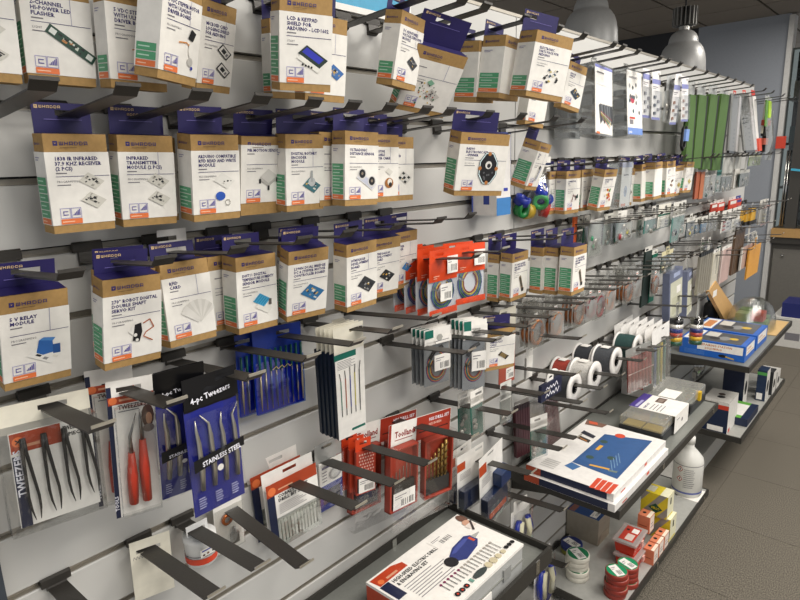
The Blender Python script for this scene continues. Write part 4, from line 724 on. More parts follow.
PK = (
 ('greenbag_a', .997, 'bag', 'crystal_bag', 'left one of two green backed bags under the cable bags', 'bag', '#e9e6df', '#12695a', '#9a9a94'),
 ('greenbag_b', .997, 'bag', 'crystal_bag', 'right one of two green backed bags, with a silver part at its foot', 'bag', '#e9e6df', '#2d6f62', '#b9b9b4'),
 ('clearbag', .997, 'bag', 'small_parts_bag', 'small clear bag with grey parts, left of the maroon strips', 'bag', '#d8d8d2', '#8d928e', '#55585a'),
 ('greentab', .797, 'bag', 'crystal_bag', 'green backed bag with white header in front of the maroon sheet', 'bag', '#e9e6df', '#14604f', '#7f8f8a'),
 ('smallwh1', .897, 'card', 'small_card', 'small white card beside the navy logo pack', 'card', '#e9e6df', '#d8d5cc', '#8d8a84'),
 ('triwh', 1.097, 'sheet', 'white_tag', 'white card tag below the copper coils, first coil side', 'card', '#e9e6df', '#e9e6df', '#e9e6df'),
 ('wcp1', 1.197, 'card', 'white_card_pack', 'small white card pack behind the flat cable kit header', 'pack', '#e9e6df', '#d8d5cc', '#2b2b2e'),
 ('o1', 1.597, 'sheet', 'orange_strip_pack', 'first brown orange strip pack beside the last kit box', 'pack', '#7a3a22', '#a8542c', '#8a8a86'),
 ('o2', 1.597, 'sheet', 'orange_strip_pack', 'second brown orange strip pack, right of the first', 'pack', '#8a4a2c', '#b8683c', '#8a8a86'),
 ('p1', 1.597, 'bag', 'clear_parts_bag', 'clear bag with grey green parts under the green pads, left', 'bag', '#d8d6ce', '#a9aca6', '#1d4a40'),
 ('p2', 1.597, 'bag', 'clear_parts_bag', 'clear bag with dark clips under the green pads, middle', 'bag', '#d8d6ce', '#bdbdb6', '#26282a'),
 ('p3', 1.597, 'bag', 'clear_parts_bag', 'clear bag with teal parts under the green pads, right', 'bag', '#3a7a70', '#8fa8a2', '#145a50'),
 ('dg1', 1.597, 'bag', 'dark_green_bag', 'slim dark green bag, first of the dark green ones at the far end', 'bag', '#b9b9b2', '#0d3f38', '#1d5a50'),
 ('dg2', 1.597, 'bag', 'dark_green_bag', 'dark green bag left of the white slim pack', 'bag', '#b9b9b2', '#0d3f38', '#0a2a26'),
 ('wh1', 1.597, 'sheet', 'white_slim_pack', 'slim white pack between dark green bags at the far end', 'pack', '#d8d5cc', '#e6e3dc', '#b9b9b2'),
 ('dg3', 1.597, 'bag', 'dark_green_bag', 'rightmost dark green bag, past the white slim pack', 'bag', '#b9b9b2', '#0c3832', '#0a2a26'),
 ('og1', 1.397, 'sheet', 'orange_slim_pack', 'very slim orange pack beside the end kit box', 'pack', '#e0662c', '#d8602a', '#d8d6ce'),
 ('dk1', 1.397, 'bag', 'dark_green_bag', 'dark green bag right next to the slim orange pack', 'bag', '#d8d6ce', '#12463e', '#1a5a50'),
 ('gr1', 1.397, 'bag', 'green_card_bag', 'tall bright green backed bag beside the end kit box', 'bag', '#e6e3dc', '#157a60', '#2a9a70'),
 ('dk2', 1.397, 'bag', 'dark_green_bag', 'dark green bag behind the long clear bag', 'bag', '#d8d6ce', '#0f4038', '#2d6a60'),
 ('cl1', 1.397, 'bag', 'clear_parts_bag', 'long clear bag with a green part at its foot', 'bag', '#e6e3dc', '#b4bab4', '#2f9a6a'),
 ('cl2', 1.397, 'bag', 'clear_parts_bag', 'clear bag with pale parts, between two dark green bags', 'bag', '#d8d6ce', '#a9b4b0', '#8a9a96'),
 ('dk3', 1.397, 'bag', 'dark_green_bag', 'dark green bag behind the bag with a red ring', 'bag', '#d8d6ce', '#0d4a3e', '#14604f'),
 ('cl3', 1.397, 'bag', 'clear_parts_bag', 'clear bag with red and grey parts, right of a dark green bag', 'bag', '#e6e3dc', '#a4b4b4', '#a03038'),
 ('ye1', 1.397, 'bag', 'yellow_parts_bag', 'clear bag with yellow parts, near the spool row', 'bag', '#e6e3dc', '#d8d8cc', '#d8cc40'),
 ('cl4', 1.397, 'bag', 'clear_parts_bag', 'narrow clear bag left of the teal bag', 'bag', '#e6e3dc', '#c4c8c2', '#8d928e'),
 ('te1', 1.397, 'bag', 'teal_bag', 'teal bag with a white round sticker', 'bag', '#e6e3dc', '#2f8076', '#e6e3dc'),
 ('wg1', 1.397, 'card', 'green_white_card', 'white card pack with a dark green foot band', 'card', '#dedbd0', '#0f5a48', '#c9c6bc'),
 ('te2', 1.397, 'bag', 'teal_bag', 'tall grey teal bag with a dark foot, right of the green footed card', 'bag', '#d8d6ce', '#5f9a92', '#17303c'),
 ('te3', 1.397, 'bag', 'teal_bag', 'slim teal bag at the right end of its row', 'bag', '#d8d6ce', '#7aa8a0', '#2f6a62'),
 ('tk1', 1.297, 'bag', 'yellow_tag_bag', 'dark backed bag with a yellow round part', 'bag', '#d8d6ce', '#16353c', '#d8c92c'),
 ('bl1', 1.297, 'bag', 'blue_bag', 'left one of two blue bags in the far bay', 'bag', '#d8d6ce', '#1f5670', '#3a8ab0'),
 ('bl2', 1.297, 'bag', 'blue_bag', 'right one of two blue bags in the far bay', 'bag', '#d8d6ce', '#4a8ab8', '#7ab0d8'),
 ('gy1', 1.297, 'bag', 'grey_parts_bag', 'left one of two grey part bags in the far bay', 'bag', '#d8d6ce', '#8a8d8a', '#3a3d3c'),
 ('gy2', 1.297, 'bag', 'grey_parts_bag', 'right one of two grey part bags in the far bay', 'bag', '#d8d6ce', '#9a9d98', '#5a4a44'),
 ('rw1', 1.297, 'card', 'red_foot_card', 'white card pack with a bright red part', 'card', '#e6e3dc', '#d8d5cc', '#c23a20'),
 ('wt1', 1.297, 'card', 'white_card_pack', 'white card pack left of the yellow blocks', 'pack', '#e6e3dc', '#d8d5cc', '#c9c6bc'),
 ('rt1', 1.297, 'box', 'red_tag', 'first red tag from the left under the dark groove of the far bay', 'tag', '#e6e3dc', '#b03a28', '#9a2a18'),
 ('rt2', 1.297, 'box', 'red_tag', 'second red tag from the left under the dark groove of the far bay', 'tag', '#e6e3dc', '#c9402a', '#b8301c'),
 ('rt3', 1.297, 'box', 'red_tag', 'third red tag from the left, just left of the blue edged one', 'tag', '#e6e3dc', '#d0452c', '#b8301c'),
 ('rt4', 1.297, 'box', 'red_tag', 'rightmost red tag with a blue edge, at the wall end', 'tag', '#2a3a8c', '#d0452c', '#2a3a8c'),
 ('wg2', 1.297, 'sheet', 'grey_slim_pack', 'leaning grey pack right of the yellow blocks', 'pack', '#b4b1aa', '#a8a59e', '#d8d5cc'),
 ('wr1', 1.297, 'card', 'white_pink_pack', 'white pack with a pink part at the far wall end', 'pack', '#e6e3dc', '#d8a8a0', '#e0d8b8'),
 ('dkp1', 1.197, 'sheet', 'dark_long_pack', 'long dark pack between copper coils', 'pack', '#1d2f2a', '#24312e', '#d8d6ce'),
 ('gnp1', 1.197, 'sheet', 'green_long_pack', 'long green pack left of the last copper coil', 'pack', '#0f5a48', '#12604c', '#d8d6ce'),
 ('grs1', 1.197, 'sticks', 'grey_stick_pack', 'pack of six grey sticks with black tops', 'stick pack', '#d8d6ce', '#8a8578', '#1c2022'),
 ('bei1', 1.097, 'sheet', 'beige_long_pack', 'long beige pack right of the grey sticks', 'pack', '#c9c2ac', '#cfc9b8', '#e6e3dc'),
 ('dgp', 1.097, 'sheet', 'dark_slim_pack', 'very slim dark green pack right of the beige pack', 'pack', '#12302a', '#14352e', '#d8d6ce'),
 ('pin1', 1.097, 'sheet', 'pink_pack', 'pale pink long pack left of the brown slats pack', 'pack', '#d8c4bc', '#c9aca4', '#e6e3dc'),
 ('brn1', 1.197, 'sticks', 'brown_stick_pack', 'long pack of dark brown sticks at the end of the wall', 'stick pack', '#4a3a2c', '#5a4532', '#3a2c20'),
 ('clc1', 1.097, 'sheet', 'copper_board', 'pale copper coloured board in a clear pack at the wall end', 'board', '#d8d5cc', '#b89a8c', '#d8d5cc'),
 ('ora1', 1.097, 'sheet', 'orange_board', 'orange board behind the pale copper board', 'board', '#d89a38', '#e0a040', '#e0a040'),
 ('wsm1', 1.197, 'card', 'green_white_card', 'wide white card with green marks above the grey sticks', 'card', '#e0ddd4', '#5a8a5c', '#b9bcae'),
 ('wsm2', 1.197, 'card', 'white_card_pack', 'wide white card with dark marks above the copper board', 'card', '#e0ddd4', '#d8d5cc', '#2a4038'),
 ('gsm', 1.097, 'box', 'white_small_pack', 'small white pack at the far end right of the orange board', 'pack', '#c9c6bc', '#dedbd2', '#9a978e'),
 ('gbb1', 1.197, 'bag', 'dark_green_bag', 'dark green bag with pale strips above the blue framed packs', 'bag', '#d8d0a8', '#0f4a40', '#d8d0a8'),
 ('maroon_strip', .797, 'sticks', 'maroon_strip_pack', 'pack of dark maroon strips left of the maroon sheet', 'stick pack', '#8a8580', '#4a2228', '#2c1a1e'),
 ('navycard', 1.597, 'card', 'navy_foot_card', 'small white card with a navy foot beside the tape roll bag', 'card', '#e6e3dc', '#1d2a4a', '#d8d8d4'),
 ('slim1', 1.897, 'card', 'small_parts_card', 'first slim white blister card with a blue top, after the organizers', 'card', '#e9e7e6', '#8a8fc4', '#9a9aa0'),
 ('slim2', 1.897, 'card', 'small_parts_card', 'second slim white blister card with a blue top', 'card', '#e9e7e6', '#8a8fc4', '#4a5460'),
 ('slim3', 1.897, 'bag', 'grey_parts_bag', 'grey clear pack with dark holes right of the slim white cards', 'bag', '#b4b6b6', '#a4a8a8', '#33363a'),
 ('slim4', 1.897, 'card', 'small_parts_card', 'leaning slim white card with a blue top and brown part', 'card', '#e9e7e6', '#8a8fc4', '#a87a60'),
 ('slim5', 1.897, 'card', 'small_parts_card', 'last slim white card with a blue top, beside the green pads', 'card', '#e9e7e6', '#8a8fc4', '#c9b0a8'),
 ('wlo1', 1.397, 'bag', 'clear_parts_bag', 'tiny clear bag below the bright green backed bag', 'bag', '#d8d6ce', '#c4c8c4', '#9aa09c'),
 ('lime', 1.597, 'bag', 'lime_bag', 'low lime green bag at the end of the green pad row', 'bag', '#c9cdb4', '#8aa05a', '#b8c85a'),
)
for a in PK: pk(*a)
for key, lb in (('yl1', 'left one of three yellow blocks with black feet at the far end'), ('yl2', 'middle one of three yellow blocks with black feet at the far end'), ('yl3', 'largest, rightmost of three yellow blocks with black feet')):
    t, W, H, D, zh, xh = hung(key, 'yellow_sponge_pack', lb, 'sponge', 1.297, 'yellow blocks at the far end', D=.02)
    g = MB(); g.box(W*.1, W*.75, 0, D, H*.25, H, M('#d8a838', .6)); g.build('sponge', t); g = MB(); g.box(0, W, .0, D*1.2, 0, H*.24, M('#24221f', .5)); g.build('black_base', t); g = MB(); tab(g, W*.8, H, zh, xh, D, HAZE, full=False); g.build('hang_tab', t)
# maroon sheet in a clear sleeve
P['maroon'][4] = P['maroon'][5] = .08
t, W, H, D, zh, xh = hung('maroon', 'maroon_sheet_pack', 'clear sleeve with a maroon sheet hanging over the flat white boxes', 'sheet pack', .797)
g = MB(); g.box(W*.52, W*.98, .002, .004, .005, H*.97, M('#701e26', .5)); g.build('maroon_sheet', t); g = MB(); g.box(0, W*.5, .003, .004, .01, H*.95, M('#a9a3a0', .4)); g.build('grey_sheet', t); g = MB(); tab(g, W, H, max(zh, H+.01), W*.5, .003, HAZE); g.build('hang_tab', t); wavy(W, H, .004, 5, BAG, 0, 5).build('clear_sleeve', t)
# white cards with navy bit boxes
for key, i, lb in (('bits0', 0, 'rear white card with an orange square and navy bit box'), ('bits1', 1, 'middle white card with an orange square and navy bit box'), ('bits2', 2, 'front white card with an orange square and two navy bit boxes')):
    t, W, H, D, zh, xh = hung(key, 'bit_box_card', lb, 'bit set', .797, 'white cards with navy bit boxes', D=.024)
    g = MB(); tab(g, W, 0, max(zh, H-.005), xh, D, PAPER, .015); c = g.build('card', t); p = MB(); p.frame((0, D, 0), *FR[1:]); p.rect(0, H*.78, W*.3, H*.95, M('#b8481e', .45))
    for j in range(5): p.rect(W*.1, H*(.7-.03*j), W*.5, H*(.708-.03*j), GREYINK)
    p.build('printed_card', c)
    g = MB(); g.box(.004, W*.92, .002, D, .004, H*.42, M('#17284c', .35)); g.box(W*.1, W*.85, .0015, .003, H*.06, H*.16, M('#c24a28') if i != 1 else M('#17284c', .35)); g.build('bit_box', t, bevel=.002)
    if i == 2: g = MB(); g.box(W*.55, W*1.0, -.004, D, H*.44, H*.66, M('#1b3058', .35)); g.build('bit_box', t, bevel=.002)
    shell(W, D+.002, 0, H*.45, CLEARHARD).build('blister', t, (0, -.002, 0))
# blue sided carton behind the octagon ring box
t, W, H, D, zh, xh = hung('bluebox', 'blue_sided_carton', 'tall white carton on a blue backing card behind the octagonal ring box', 'box', 1.697, D=.075)
g = MB(); g.box(0, W, 0, D, 0, H, M('#dcd9d6', .5)); c = g.build('carton', t); g = MB(); g.box(-.004, .175, D, D+.002, .006, H+.01, M('#46569c', .45)); g.build('blue_backing_card', t); p = MB(); p.frame((0, 0, 0), *FR[1:]); p.rect(0, 0, W, H*.22, M('#3a78b4', .4)); p.rect(W*.5, H*.3, W*.8, H*.34, BLUEC); p.rect(W*.3, H*.5, W*.4, H*.8, M('#7a8fc0')); p.frame((0, D, 0), (0, -1, 0), (0, 0, 1)); p.rect(D*.45, H*.14, D*.7, H*.3, M('#2c3f90')); p.build('printed_front', c)
g = MB(); tab(g, W, H, max(zh, H+.02), xh, D*.5, HAZE); g.build('hang_tab', t)
# bag of coloured tape rolls
t = thing('tape_roll_bag', 'clear bag of blue, green, red and yellow tape rolls', 'bag', (1.555, -.035, 1.425)); hook(1.605, 1.597)
for i, (a, b_, co) in enumerate(((.02, .045, '#2436a0'), (.075, .075, '#2a44c0'), (.02, .018, '#1c7a3c'), (.075, .04, '#22a04a'), (.05, .012, '#c9a82c'), (.10, .014, '#b02c28'), (.055, .045, '#20222a'), (.1, .045, '#2436a0'))):
    g = MB(); g.lathe([(.012, -.012), (.024, -.012), (.024, .012), (.012, .012), (.012, -.012)], M(co, .35), 16); o = g.build('tape_roll', t, (a, .012+(i % 2)*-.03, b_+.01), (.5+i*.7, .4*i, 0))
    if i in (1, 5): p = MB(); p.frame((-.01, -.008, .012), (1, 0, 0), (0, 1, 0)); p.rect(0, 0, .02, .017, PAPER); p.build('paper_sticker', o)
g = wavy(.13, .13, .03, 7, CLEAR, -.02, 8, 8); g.build('clear_bag', t); g = MB(); slot_plate(g, .02, .09, .12, .165, .05, .148, .014, .004, -.004, -.003, BAG); g.build('hang_tab', t)
# clear part organizers in the top row
def organizer(key, label, foot, front=True):
    t, W, H, D, zh, xh = hung(key, 'parts_organizer', label, 'organizer', 1.897, 'hanging clear parts organizers', D=.05)
    g = MB(); g.box(0, W, 0, D, 0, H, clear('#f2f5f6', .22, .06, .14)); g.build('clear_case', t)
    rd = random.Random(7)
    for i in range(5):
        g = MB(); g.box(.002, W-.002, .004, D-.002, H*.2*i+.002, H*.2*i+.004, HAZE); g.build('divider', t)
        g = MB(); g.box(.006, W-.01, .012, D-.006, H*.2*i+.004, H*.2*i+.02+.008*(i % 3), M('#8a8e92', .5)); g.build('parts', t)
    g = MB(); tab(g, W, H, max(zh, H+.012), xh, D*.5, CLEARHARD, full=False); g.build('hang_tab', t)
    if front:
        g = MB(); g.box(.004, W-.004, -.001, 0, .006, H-.006, PAPER); c = g.build('paper_label', t); p = MB(); p.frame((0, -.001, 0), *FR[1:])
        p.rect(.004, H*.93, W-.004, H*.97, M('#7a80c0') if not foot else PAPER)
        if foot:
            p.rect(.004, .006, W-.004, H*.13, M('#6f8fd0', .45)); p.text('parts', W*.1, H*.05, H*.04, LIGHTINK); p.rect(W*.15, H*.18, W*.38, H*.25, GREYINK); p.rect(W*.15, H*.26, W*.5, H*.29, RED); p.circ(W*.35, H*.55, W*.13, M('#b83a50', .4), 10, H*.06)
            for i in range(14): p.circ(W*rd.uniform(.15, .9), H*rd.uniform(.3, .82), W*.05, M(rd.choice(('#3a5a64', '#55585c', '#9a9c9e', '#c9c6c0', '#3c4048')), .4), 6)
            p.text('ASSORTED PARTS', W*.15, H*.86, H*.03, GREYINK, True, W*.7)
        else:
            for i in range(14): p.poly([(W*(.2+.05*i % .7), H*.42), (W*(.28+.05*i % .7), H*(.15+.02*(i % 4))), (W*(.34+.05*i % .7), H*(.2+.02*(i % 3))), (W*(.3+.05*i % .7), H*.45)], M(rd.choice(('#33363a', '#55585c', '#70757a')), .4))
            for i in range(5): p.line(W*.3, H*(.3+.01*i), W*(.8+.03*i), H*(.12+.03*i), .002, M(('#c8603a', '#3a8a5a', '#c9b13a', '#b9b9b0', '#a03a3a')[i]))
            p.rect(W*.08, H*.02, W*.25, H*.05, ORANGE); p.rect(W*.1, H*.86, W*.5, H*.88, GREYINK); p.rect(W*.08, H*.7, W*.95, H*.704, M('#b4b4bc'))
        p.build('printed_label', c)
t, W, H, D, zh, xh = hung('c4', 'clear_boxed_pack', 'clear plastic box with a pale blue topped card, right of the coloured caps box', 'pack', 1.597)
g = MB(); g.box(0, W, 0, D, 0, H, clear('#e4e8ea', .2, .08, .2)); g.build('clear_box', t); g = MB(); g.box(.002, W-.002, .002, .003, .002, H-.002, PAPER); c = g.build('card', t); p = MB(); p.frame((0, .002, 0), *FR[1:]); p.rect(.003, H*.88, W-.003, H*.99, M('#9aa0cc', .5)); p.circ(W*.5, H*.35, W*.17, M('#8fa4c0', .4), 10, H*.13); p.circ(W*.5, H*.34, W*.08, M('#55708f', .4), 8); p.rect(W*.2, H*.7, W*.7, H*.73, GREYINK); p.rect(W*.15, H*.02, W*.6, H*.08, ORANGE); p.build('printed_card', c)
g = MB(); tab(g, W, H, max(zh, H+.01), xh, D*.5, CLEARHARD, full=False); g.build('hang_tab', t)
organizer('org0', 'clear organizer behind, its lower corner showing below the tilted kit box', False, False)
organizer('org1', 'clear organizer with a picture of black cables, first in the top row', False)
organizer('org2', 'clear organizer with scattered parts pictured and a blue foot band', True)
t, W, H, D, zh, xh = hung('probe', 'probe_lead_pack', 'black looped lead with a blue tag hanging left of the green pads', 'lead', 1.897)
g = MB(); g.tube([(W*.5, 0, H*1.0), (W*.25, 0, H*.7), (W*.25, 0, H*.15), (W*.45, 0, 0), (W*.7, 0, H*.12), (W*.75, 0, H*.8)], .006, BLACK, 7); g.build('lead', t); g = MB(); g.box(W*.5, W*.95, -.008, .008, H*.3, H*.7, M('#7a9ad8', .4)); g.build('blue_tag', t); g = MB(); tab(g, W, H*.96, zh+.0, xh, .002, HAZE, full=False); g.build('hang_tab', t)
for i, w_ in enumerate(('first', 'second', 'third', 'last')):
    t, W, H, D, zh, xh = hung('green%d' % (i+1), 'green_pad', w_+' green pad with black edge, counted from the left', 'green pad', 1.897, 'green pads with black edges', D=.02)
    g = MB(); g.box(0, W*.8, 0, D, 0, H, M('#49682e', .55, bump=.15, scale=30)); g.build('pad', t); g = MB(); g.box(W*.8, W*1.0, .002, D, 0, H, M('#10140e', .5)); g.build('black_edge', t); g = MB(); tab(g, W*.86, H, max(zh, H+.01), xh, D*.5, HAZE); g.build('clear_top', t)
for key, lb, txt in (('grey1', 'tall grey pack with a red header, left of the marked one', ''), ('grey2', 'tall leaning grey pack with black letters and two arrows', 'KY')):
    t, W, H, D, zh, xh = hung(key, 'grey_blade_pack', lb, 'pack', 1.897, 'tall grey packs', D=.012)
    g = MB(); g.box(0, W*.8, .004, D, H*.04, H, M('#8f8f8c', .4)); g.box(W*.8, W, 0, D, H*.04, H, M('#dcd6d4', .45)); g.box(W*.1, W*.85, 0, D, 0, H*.04, BLACK); c = g.build('pack', t); p = MB(); p.frame((0, .004, 0), *FR[1:])
    if txt:
        p.text(txt, W*.05, H*.74, H*.06, BLACK)
        for q in (.5, .57): p.line(W*.12, H*q, W*.6, H*(q+.02), .004, BLACK); p.poly([(W*.06, H*q), (W*.24, H*(q+.03)), (W*.22, H*(q-.02))], BLACK)
    for j in range(5): p.rect(W*.5, H*(.12+.07*j), W*.62, H*(.14+.07*j), GREYINK)
    p.build('printed_front', c); g = MB(); tab(g, W, H, max(zh, H+.008), xh, D*.5, M('#c9453a', .4), full=False); g.build('red_clip', t); shell(W, D+.004, 0, H, CLEARHARD).build('blister', t, (0, -.004, 0))
t, W, H, D, zh, xh = hung('redwhite', 'red_white_pack', 'long white pack with a red foot, right of the grey pack with arrows', 'pack', 1.897, D=.01)
g = MB(); g.box(0, W*.45, 0, D, H*.05, H*.95, M('#e2dfdc', .45)); g.box(W*.1, W*.5, -.01, D, 0, H*.22, M('#d8523c', .4)); g.build('pack', t); g = MB(); tab(g, W*.5, H*.95, zh, W*.25, D*.5, M('#c9352a', .4)); g.build('red_clip', t)
t, W, H, D, zh, xh = hung('brush', 'black_brush_pack', 'black brush with red handle ends in a white pack', 'brush', 1.897, D=.02)
g = MB(); g.box(W*.3, W*.5, .01, D, H*.35, H, M('#e0ddd2', .45)); g.build('card', t); g = MB(); g.box(W*.25, W*.85, 0, D, H*.5, H*.6, M('#c9452c', .4)); g.box(W*.35, W*.8, 0, D, H*.3, H*.5, BLACK); g.box(W*.55, W*.8, 0, D, 0, H*.3, BLACK); g.box(W*.3, W*.75, -.004, D, H*.14, H*.26, M('#d0604c', .4)); g.build('brush', t); g = MB(); tab(g, W, H, zh, xh, D*.5, HAZE, full=False); g.build('hang_tab', t)
t, W, H, D, zh, xh = hung('limebag', 'lime_tag_bag', 'clear crumpled bag with a lime green tag at the end of the top row', 'bag', 1.897, D=.02)
g = MB(); g.box(W*.0, W*.3, .0, .004, H*.55, H*.98, M('#5a8a3a', .4)); g.box(W*.25, W*.5, -.004, .002, H*.7, H*.98, M('#b4d83a', .4)); g.build('lime_tag', t); wavy(W*.7, H*.85, .02, 9, clear('#e4e6da', .2, .12, .12), 0, 4).build('clear_bag', t, (W*.1, 0, 0)); g = MB(); tab(g, W*.7, H*.95, zh, W*.35, .006, HAZE); g.build('hang_tab', t)
# copper wire coils in clear bags
for i, (cx, cz, co, n, lb) in enumerate(((1.504, 1.109, '#c07a48', 3, 'first'), (1.623, 1.108, '#c07a48', 2, 'second'), (1.775, 1.11, '#a8673e', 4, 'third'), (1.863, 1.112, '#9a3438', 1, 'fourth, dark red'), (1.931, 1.102, '#a83a40', 1, 'fifth, red'), (2.017, 1.108, '#c87a44', 1, 'sixth'), (2.184, 1.107, '#b06a3c', 4, 'seventh'), (2.266, 1.112, '#6f5348', 1, 'eighth, dull brown'), (2.464, 1.085, '#a0664a', 1, 'last'))):
    for k in range(n):
        o = -.12+.014*k
        t = thing('wire_coil_bag', ('front bag' if n > 1 and k == 0 else 'bag %s in the stack' % ('second', 'third', 'fourth')[k-1] if k else 'clear bag')+' with the '+lb+' round wire coil, counted from the left', 'wire coil', (cx, o, cz), group='clear bags with round wire coils')
        g = MB(); g.tube([(.031*math.cos(a), 0, .034*math.sin(a)) for a in [q*math.pi/12 for q in range(24)]], .0055, M(co, .35, .6, bump=.3, scale=200), 7, True); g.build('copper_coil', t); g = MB(); g.box(-.041, .041, .0052, .0056, -.044, .046, HAZE); g.build('film_backing', t)
        g = MB(); hx = hook(cx, 1.197)-cx; slot_plate(g, -.042, .042, .045, .094, hx, hz(1.197, -o)-cz+.003, .013, .0035, .004, .0046, BAG); g.build('hang_strip', t)
        if k == 0:
            wavy(.084, .09, .006, 5, HAZE if i % 2 else BAG, .0, i).build('clear_bag', t, (-.042, -.003, -.045))
            p = MB(); p.frame((-.03, -.006, .05), (1, 0, 0), (0, 0, 1)); p.rect(0, 0, .02, .012, PAPER); p.rect(.002, .003, .016, .006, RED); p.build('paper_label', t)
# wire spools threaded on hooks
for i, (cx, cz, o0, o1, r, co, lb) in enumerate(((1.69, .872, .07, .15, .044, '#3a3c40', 'lowest left spool with black and white wire'), (1.834, .872, .08, .155, .046, '#cfccc6', 'spool of pale transparent wire'), (1.84, .872, .01, .075, .043, '#a03c30', 'spool of red wire behind the pale one'), (2.035, .872, .075, .15, .046, '#4a4d52', 'front spool of dark grey wire in the middle'), (2.04, .90, .0, .07, .044, '#33363c', 'rear spool of black wire in the middle'), (2.23, .872, .07, .15, .046, '#2c4a48', 'spool of dark green wire beside the shrink tubes'))):
    gz = .897; cx = hook(cx, gz)
    t = thing('wire_spool', lb, 'spool', (cx, -o0, hz(gz, (o0+o1)/2)-.009), group='wire spools on hooks')
    L = o1-o0; fl = M('#e2dfdb', .35); g = MB(); r *= 1.12; g.lathe([(r*.62, -.006), (r*.62, -L+.006)], M(co, .5, bump=.5, scale=350), 24, axis='y'); g.lathe([(r*.86, -.006), (r*.9, -L*.5), (r*.86, -L+.006)], M(co, .5, bump=.6, scale=300, var=.25), 24, axis='y'); g.build('wound_wire', t)
    for nm, a, b_ in (('rear_flange', 0, -.005), ('front_flange', -L+.005, -L)):
        g = MB(); g.lathe([(.0185, a), (r, a), (r, b_), (.0185, b_), (.0185, a)], fl, 26, axis='y'); g.build(nm, t)
    g = MB(); g.lathe([(.0185, 0), (.0185, -L)], BLACK, 16, axis='y'); g.build('core', t)
    p = MB(); p.frame((-.016, -L*.25, r*.92), (1, 0, 0), (0, -1, 0)); p.rect(0, 0, .032, L*.4, PAPER) if i != 5 else None
    if p.f: p.build('paper_label', t)
# tubes of insulating tape rolls
for i, (cx, o, zb, lb) in enumerate(((2.507, .2, .835, 'left'), (2.72, .22, .79, 'right'))):
    t = thing('insulating_tape_tube', lb+' column of six coloured insulating tape rolls on a hook', 'tape rolls', (cx, -o, zb), group='columns of coloured tape rolls')
    for j, co in enumerate(('#15523c', '#d8ae20', '#b03a24', '#23307a', '#dedbd4', '#1a1a1c')): g = MB(); g.lathe([(.012, .0), (.026, .0), (.026, .0178), (.012, .0178)], M(co, .35), 22); g.build('tape_roll', t, (0, 0, .018*j))
    g = MB(); g.lathe([(.028, -.002), (.028, .112), (.012, .118), (.008, .125)], CLEAR, 18); g.build('clear_wrap', t); cx2 = hook(cx, .997); g = MB(); zz = hz(.997, o)+.003-zb; slot_plate(g, cx2-cx-.016, cx2-cx+.016, .118, max(zz+.012, .14), cx2-cx, zz, .012, .0035, 0, .0008, HAZE); g.build('hang_tab', t)
# heat shrink tube bags
for i in range(6):
    q = list(P['shrink']); q[0] = 2.296+.008*(i % 2); q[1] = -.195+.03*i; q[7] = .22; q[2] = .70; q[6] = .16; P['shr%d' % i] = q
    t, W, H, D, zh, xh = hung('shr%d' % i, 'shrink_tube_bag', ('front', 'second', 'third', 'fourth', 'fifth', 'rear')[i]+' white headed bag of coloured shrink tubes behind the spools', 'tube bag', .897, 'white headed bags of shrink tubes', D=.01)
    g = MB(); tab(g, W, H*.8, max(zh, H), xh, .005, M('#e9e7e4', .45), up=.016); g.build('header_card', t)
    for j in range(5):
        g = MB(); xx = W*(.14+.18*j); g.tube([(xx, .004, .006), (xx+.002, .003, H*.78)], .005, M(('#3a5a8a', '#8fa05a', '#c9b43a', '#5f8f86', '#4a4c50')[(j+i) % 5] if i == 0 else ('#a8a8a4', '#8d9a98', '#b0aa98', '#7f8a8a', '#9a8a80')[j], .4), 6); g.build('shrink_tube', t)
    wavy(W, H*.82, .007, 5, BAG, -.001, i).build('clear_bag', t)
t, W, H, D, zh, xh = hung('shrinkred', 'shrink_tube_bag', 'bag of red shrink tubes below the dark green spool', 'tube bag', .897, 'white headed bags of shrink tubes', D=.01)
for j in range(7): g = MB(); xx = W*(.1+.135*j); g.tube([(xx, .004, .004), (xx, .004, H*.9)], .0075, M('#a23a30', .4), 7); g.build('shrink_tube', t)
g = MB(); g.box(0, W, -.005, -.0045, H*.5, H*.52, M('#d8b8b0')); g.build('paper_strip', t); g = MB(); tab(g, W, H*.9, max(zh, H), xh, .008, HAZE); g.build('hang_tab', t); wavy(W, H, .008, 5, BAG, -.003, 3).build('clear_bag', t)
for key, lb in (('bgp1', 'left one of two blue framed packs with a pale window'), ('bgp2', 'right one of two blue framed packs, next to the grey sticks')):
    q = P[key]; q[6] = min(q[6], .17)
    t, W, H, D, zh, xh = hung(key, 'blue_framed_pack', lb, 'pack', 1.197, 'blue framed packs', D=.03)
    m = M('#6b728a', .45); g = MB(); g.box(0, W, .001, D, 0, H, m); c = g.build('carton', t); p = MB(); p.frame((0, .001, 0), *FR[1:]); p.rect(W*.08, 0, W*.98, H*.78, M('#c9c9b4', .5)); p.rect(W*.3, H*.86, W*.8, H*.95, M('#a8b2d0')); p.rect(W*.55, H*.5, W*.85, H*.65, PAPER); p.rect(W*.2, H*.1, W*.8, H*.45, M('#bdbda4')); p.build('printed_front', c); g = MB(); tab(g, W, H, max(zh, H+.02), xh, D*.5, HAZE, full=False); g.build('hang_tab', t)
t, W, H, D, zh, xh = hung('navylogo', 'navy_script_pack', 'navy card with white script lettering left of the spools', 'card', .897, D=.01)
g = MB(); g.box(0, W, 0, D, 0, H, M('#12183a', .4)); c = g.build('card', t); p = MB(); p.frame((0, 0, 0), *FR[1:])
rd = random.Random(2)
for yy, n in ((.58, 9), (.18, 10)): p.path([(W*(.2+.07*i+rd.uniform(0, .03)), H*(yy+.22*(i % 2)+rd.uniform(-.05, .05))) for i in range(n)], .0035, LIGHTINK)
